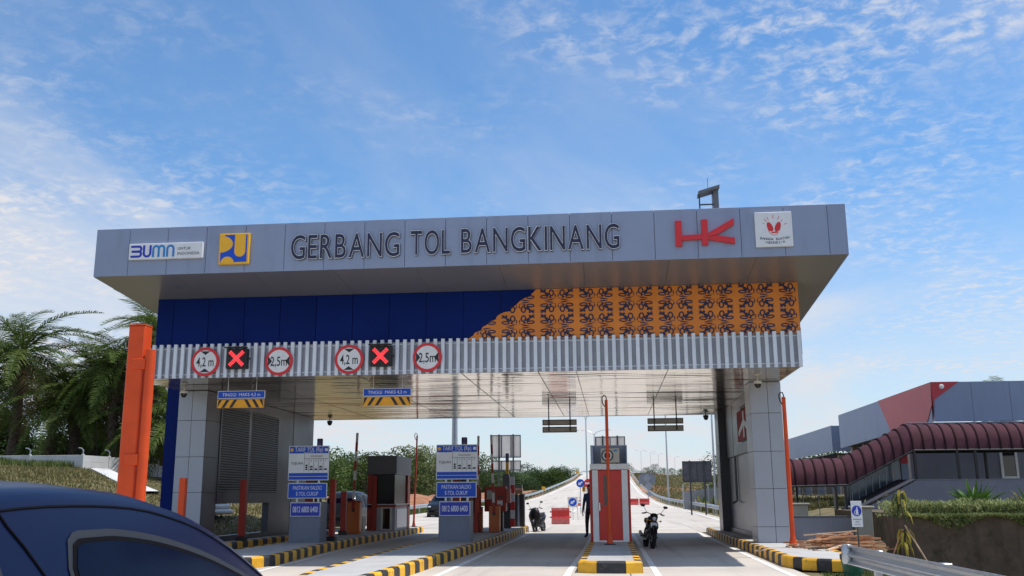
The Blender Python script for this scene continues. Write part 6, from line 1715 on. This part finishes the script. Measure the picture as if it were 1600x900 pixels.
tree('roadside_tree', 'second dark tree top behind the low end of the office roof', (21.5, 118, 3), 1, (.7, .7, .62), 3, 'trees on the right')
palm(30.5, 78, 2.0, 6.3, 'palm crown peeping over the office roof at the right edge', 55, .8, 20)
# leafy plants on the right
def blade_plant(name, label, loc, n, ln, wd, mt, seed, spread=.9, up=1.0, cat='plant'):
    r_ = random.Random(seed); t = thing(name, label, cat, loc)
    for i in range(n):
        a = i * 2.399 + r_.gauss(0, .2); l_ = ln * r_.uniform(.7, 1.1); s_ = spread * r_.uniform(.3, 1.1); o = MB()
        pts = []
        for k in range(6):
            u = k / 5; pts.append((l_ * s_ * u, l_ * up * (u - .55 * s_ * u * u)))
        wv = [0.3, .8, 1, .85, .5, .03]
        for k in range(6):
            x, z = pts[k]; w_ = wd * wv[k]
            o.v += [(x * cos(a) - w_ * sin(a), x * sin(a) + w_ * cos(a), z + w_ * .3), (x * cos(a), x * sin(a), z - w_ * .2), (x * cos(a) + w_ * sin(a), x * sin(a) - w_ * cos(a), z + w_ * .3)]
        for k in range(5):
            for q in (0, 1): o.f.append((3 * k + q, 3 * k + q + 1, 3 * k + q + 4, 3 * k + q + 3)); o.mi.append(0)
        o.build('leaf', mt[i % len(mt)] if isinstance(mt, list) else mt, t, world=False, smooth=60)
    return t
blade_plant('strap_leaf_plant', 'large bright green strap-leaved bush on top of the brown wall', (9.95, 28.2, .98), 70, 1.15, .055, LEAFB, 5, .75)
blade_plant('strap_leaf_plant', 'yellow-green spiky plant on the wall at the right edge', (11.6, 28.6, .98), 34, 1.0, .05, [LEAFY, LEAFB], 6, .8)
blade_plant('small_shrub', 'small grey-green shrub against the ramp wall left of the strap-leaved bush', (8.75, 31, .98), 30, .75, .04, LEAF1, 8, .8)
t = thing('sapling', 'thin sapling with drooping yellowing leaves tied to a stake before the brown wall', 'young tree', (7.15, 25.3, 0))
MB().tube([(7.15, 25.3, 0), (7.2, 25.3, .9), (7.12, 25.3, 1.75)], [.03, .024, .012], 7).build('stem', BARK, t)
MB().tube([(7.65, 25.2, -.05), (7.2, 25.28, .85)], .022, 6).build('stake', WOODE, t); MB().tube([(6.75, 25.2, -.05), (7.14, 25.3, .75)], .02, 6).build('stake', WOOD, t)
sr = random.Random(9)
for i in range(40):
    z = sr.choice([sr.uniform(.35, .7), sr.uniform(1.0, 1.75), sr.uniform(1.1, 1.7)]); a = sr.uniform(0, 6.28); l_ = sr.uniform(.22, .40); o = MB(); w_ = .035
    base = Vector((7.16, 25.3, z)); d = Vector((cos(a), sin(a), 0)); q = Vector((-sin(a), cos(a), 0))
    P_ = [base, base + d * l_ * .35 + Vector((0, 0, .07)), base + d * l_ * .6 - Vector((0, 0, .08)), base + d * l_ * .7 - Vector((0, 0, .28))]
    for p, w1 in zip(P_, (.3, 1, .9, .05)): o.v += [tuple(p + q * w_ * w1), tuple(p - q * w_ * w1)]
    o.f = [(0, 1, 3, 2), (2, 3, 5, 4), (4, 5, 7, 6)]; o.mi = [0, 0, 0]
    o.build('leaf', LEAFY if (z < .8 or sr.random() < .2) else LEAF3, t)
for i, (x, y) in enumerate(((8.6, 84), (9.8, 86), (7.9, 88), (11, 87))):
    blade_plant('banana_plant', ['young broad-leaved plant in front of the sheet fence by the sign post', 'young broad-leaved plant midway along the sheet fence', 'small broad-leaved plant at the left end of the sheet fence', 'young broad-leaved plant nearest the right rear pillar'][i], (x, y, ground_z(x, y)), 12, 1.7, .16, [LEAF3, LEAFY, LEAF1], 30 + i, .6)
# ground cover and grass (uncountable)
def scatter_blades(name, pts, mt, hmin, hmax, w_, seed, lean=.5, per=1):
    r_ = random.Random(seed); V = []; Fc = []
    for (x, y, z) in pts:
        for _ in range(per):
            h = r_.uniform(hmin, hmax); a = r_.uniform(0, 6.28); l_ = h * lean * r_.uniform(.2, 1.2); ww = w_ * r_.uniform(.7, 1.3)
            dx_, dy_ = cos(a), sin(a); i0 = len(V)
            V += [(x - dy_ * ww, y + dx_ * ww, z), (x + dy_ * ww, y - dx_ * ww, z), (x + dx_ * l_, y + dy_ * l_, z + h)]
            Fc.append((i0, i0 + 1, i0 + 2))
    o = MB(); o.v = V; o.f = Fc; o.mi = [0] * len(Fc)
    ob = o.build(name, mt, kind='stuff'); return ob
gr = random.Random(4)
P1 = []
for _ in range(42000):
    x, y = gr.uniform(7.6, 16.4), 27.05 + abs(gr.gauss(0, 1)) * .9; P1.append((x, y, .95 + .12 * sin(x * 2.1) * sin(y * 3) + gr.random() ** 1.1 * .40))
scatter_blades('ground_cover', P1, GCOVER, .04, .10, .022, 5, 1.3)
P2 = []
for _ in range(7000):
    x, y = gr.uniform(7.6, 16.4), 27.0 - gr.random() * .12; P2.append((x, y, 1.02 - gr.random() ** 2.5 * .16 * (1 + sin(x * 3))))
scatter_blades('ground_cover', P2, GCOVER, .04, .12, .02, 6, 1.2)
P3 = []
for _ in range(9000):
    x = gr.uniform(4.3, 7.4); y = gr.uniform(15, 21.6)
    P3.append((x, y, ground_z(x, y)))
scatter_blades('grass', P3, GRASSG, .04, .14, .012, 7)
P4 = []
for _ in range(70000):
    x = gr.uniform(-46, -14.3); y = gr.uniform(22, 58)
    P4.append((x, y, ground_z(x, y) - .02))
scatter_blades('grass', P4, GRASSM, .05, .17, .03, 8)
P5 = []
for _ in range(5000):
    x = gr.uniform(-44, -31.5); y = 54.6 - abs(gr.gauss(0, .8)); P5.append((x, y, ground_z(x, y)))
scatter_blades('grass', P5, GRASSG, .15, .5, .035, 9)
P6 = []
for _ in range(60000):
    y = 60 + 240 * gr.random() ** 1.4; x = interp(RY, RRX, y) + 1.0 + gr.random() ** 1.3 * 40; P6.append((x, y, ground_z(x, y) - .03))
scatter_blades('grass', P6, GRASSM, .15, .45, .06, 10)
P7 = []
for _ in range(30000):
    y = 76 + 120 * gr.random(); x = interp(RY, RLX, y) - 1.0 - gr.random() ** 1.3 * 30; P7.append((x, y, ground_z(x, y) - .03))
scatter_blades('grass', P7, GRASSG, .15, .5, .06, 12)
P8 = []
for _ in range(2500):
    P8.append((gr.uniform(8.2, 10.4), gr.uniform(46.5, 48.5), .55 + gr.random() * .3))
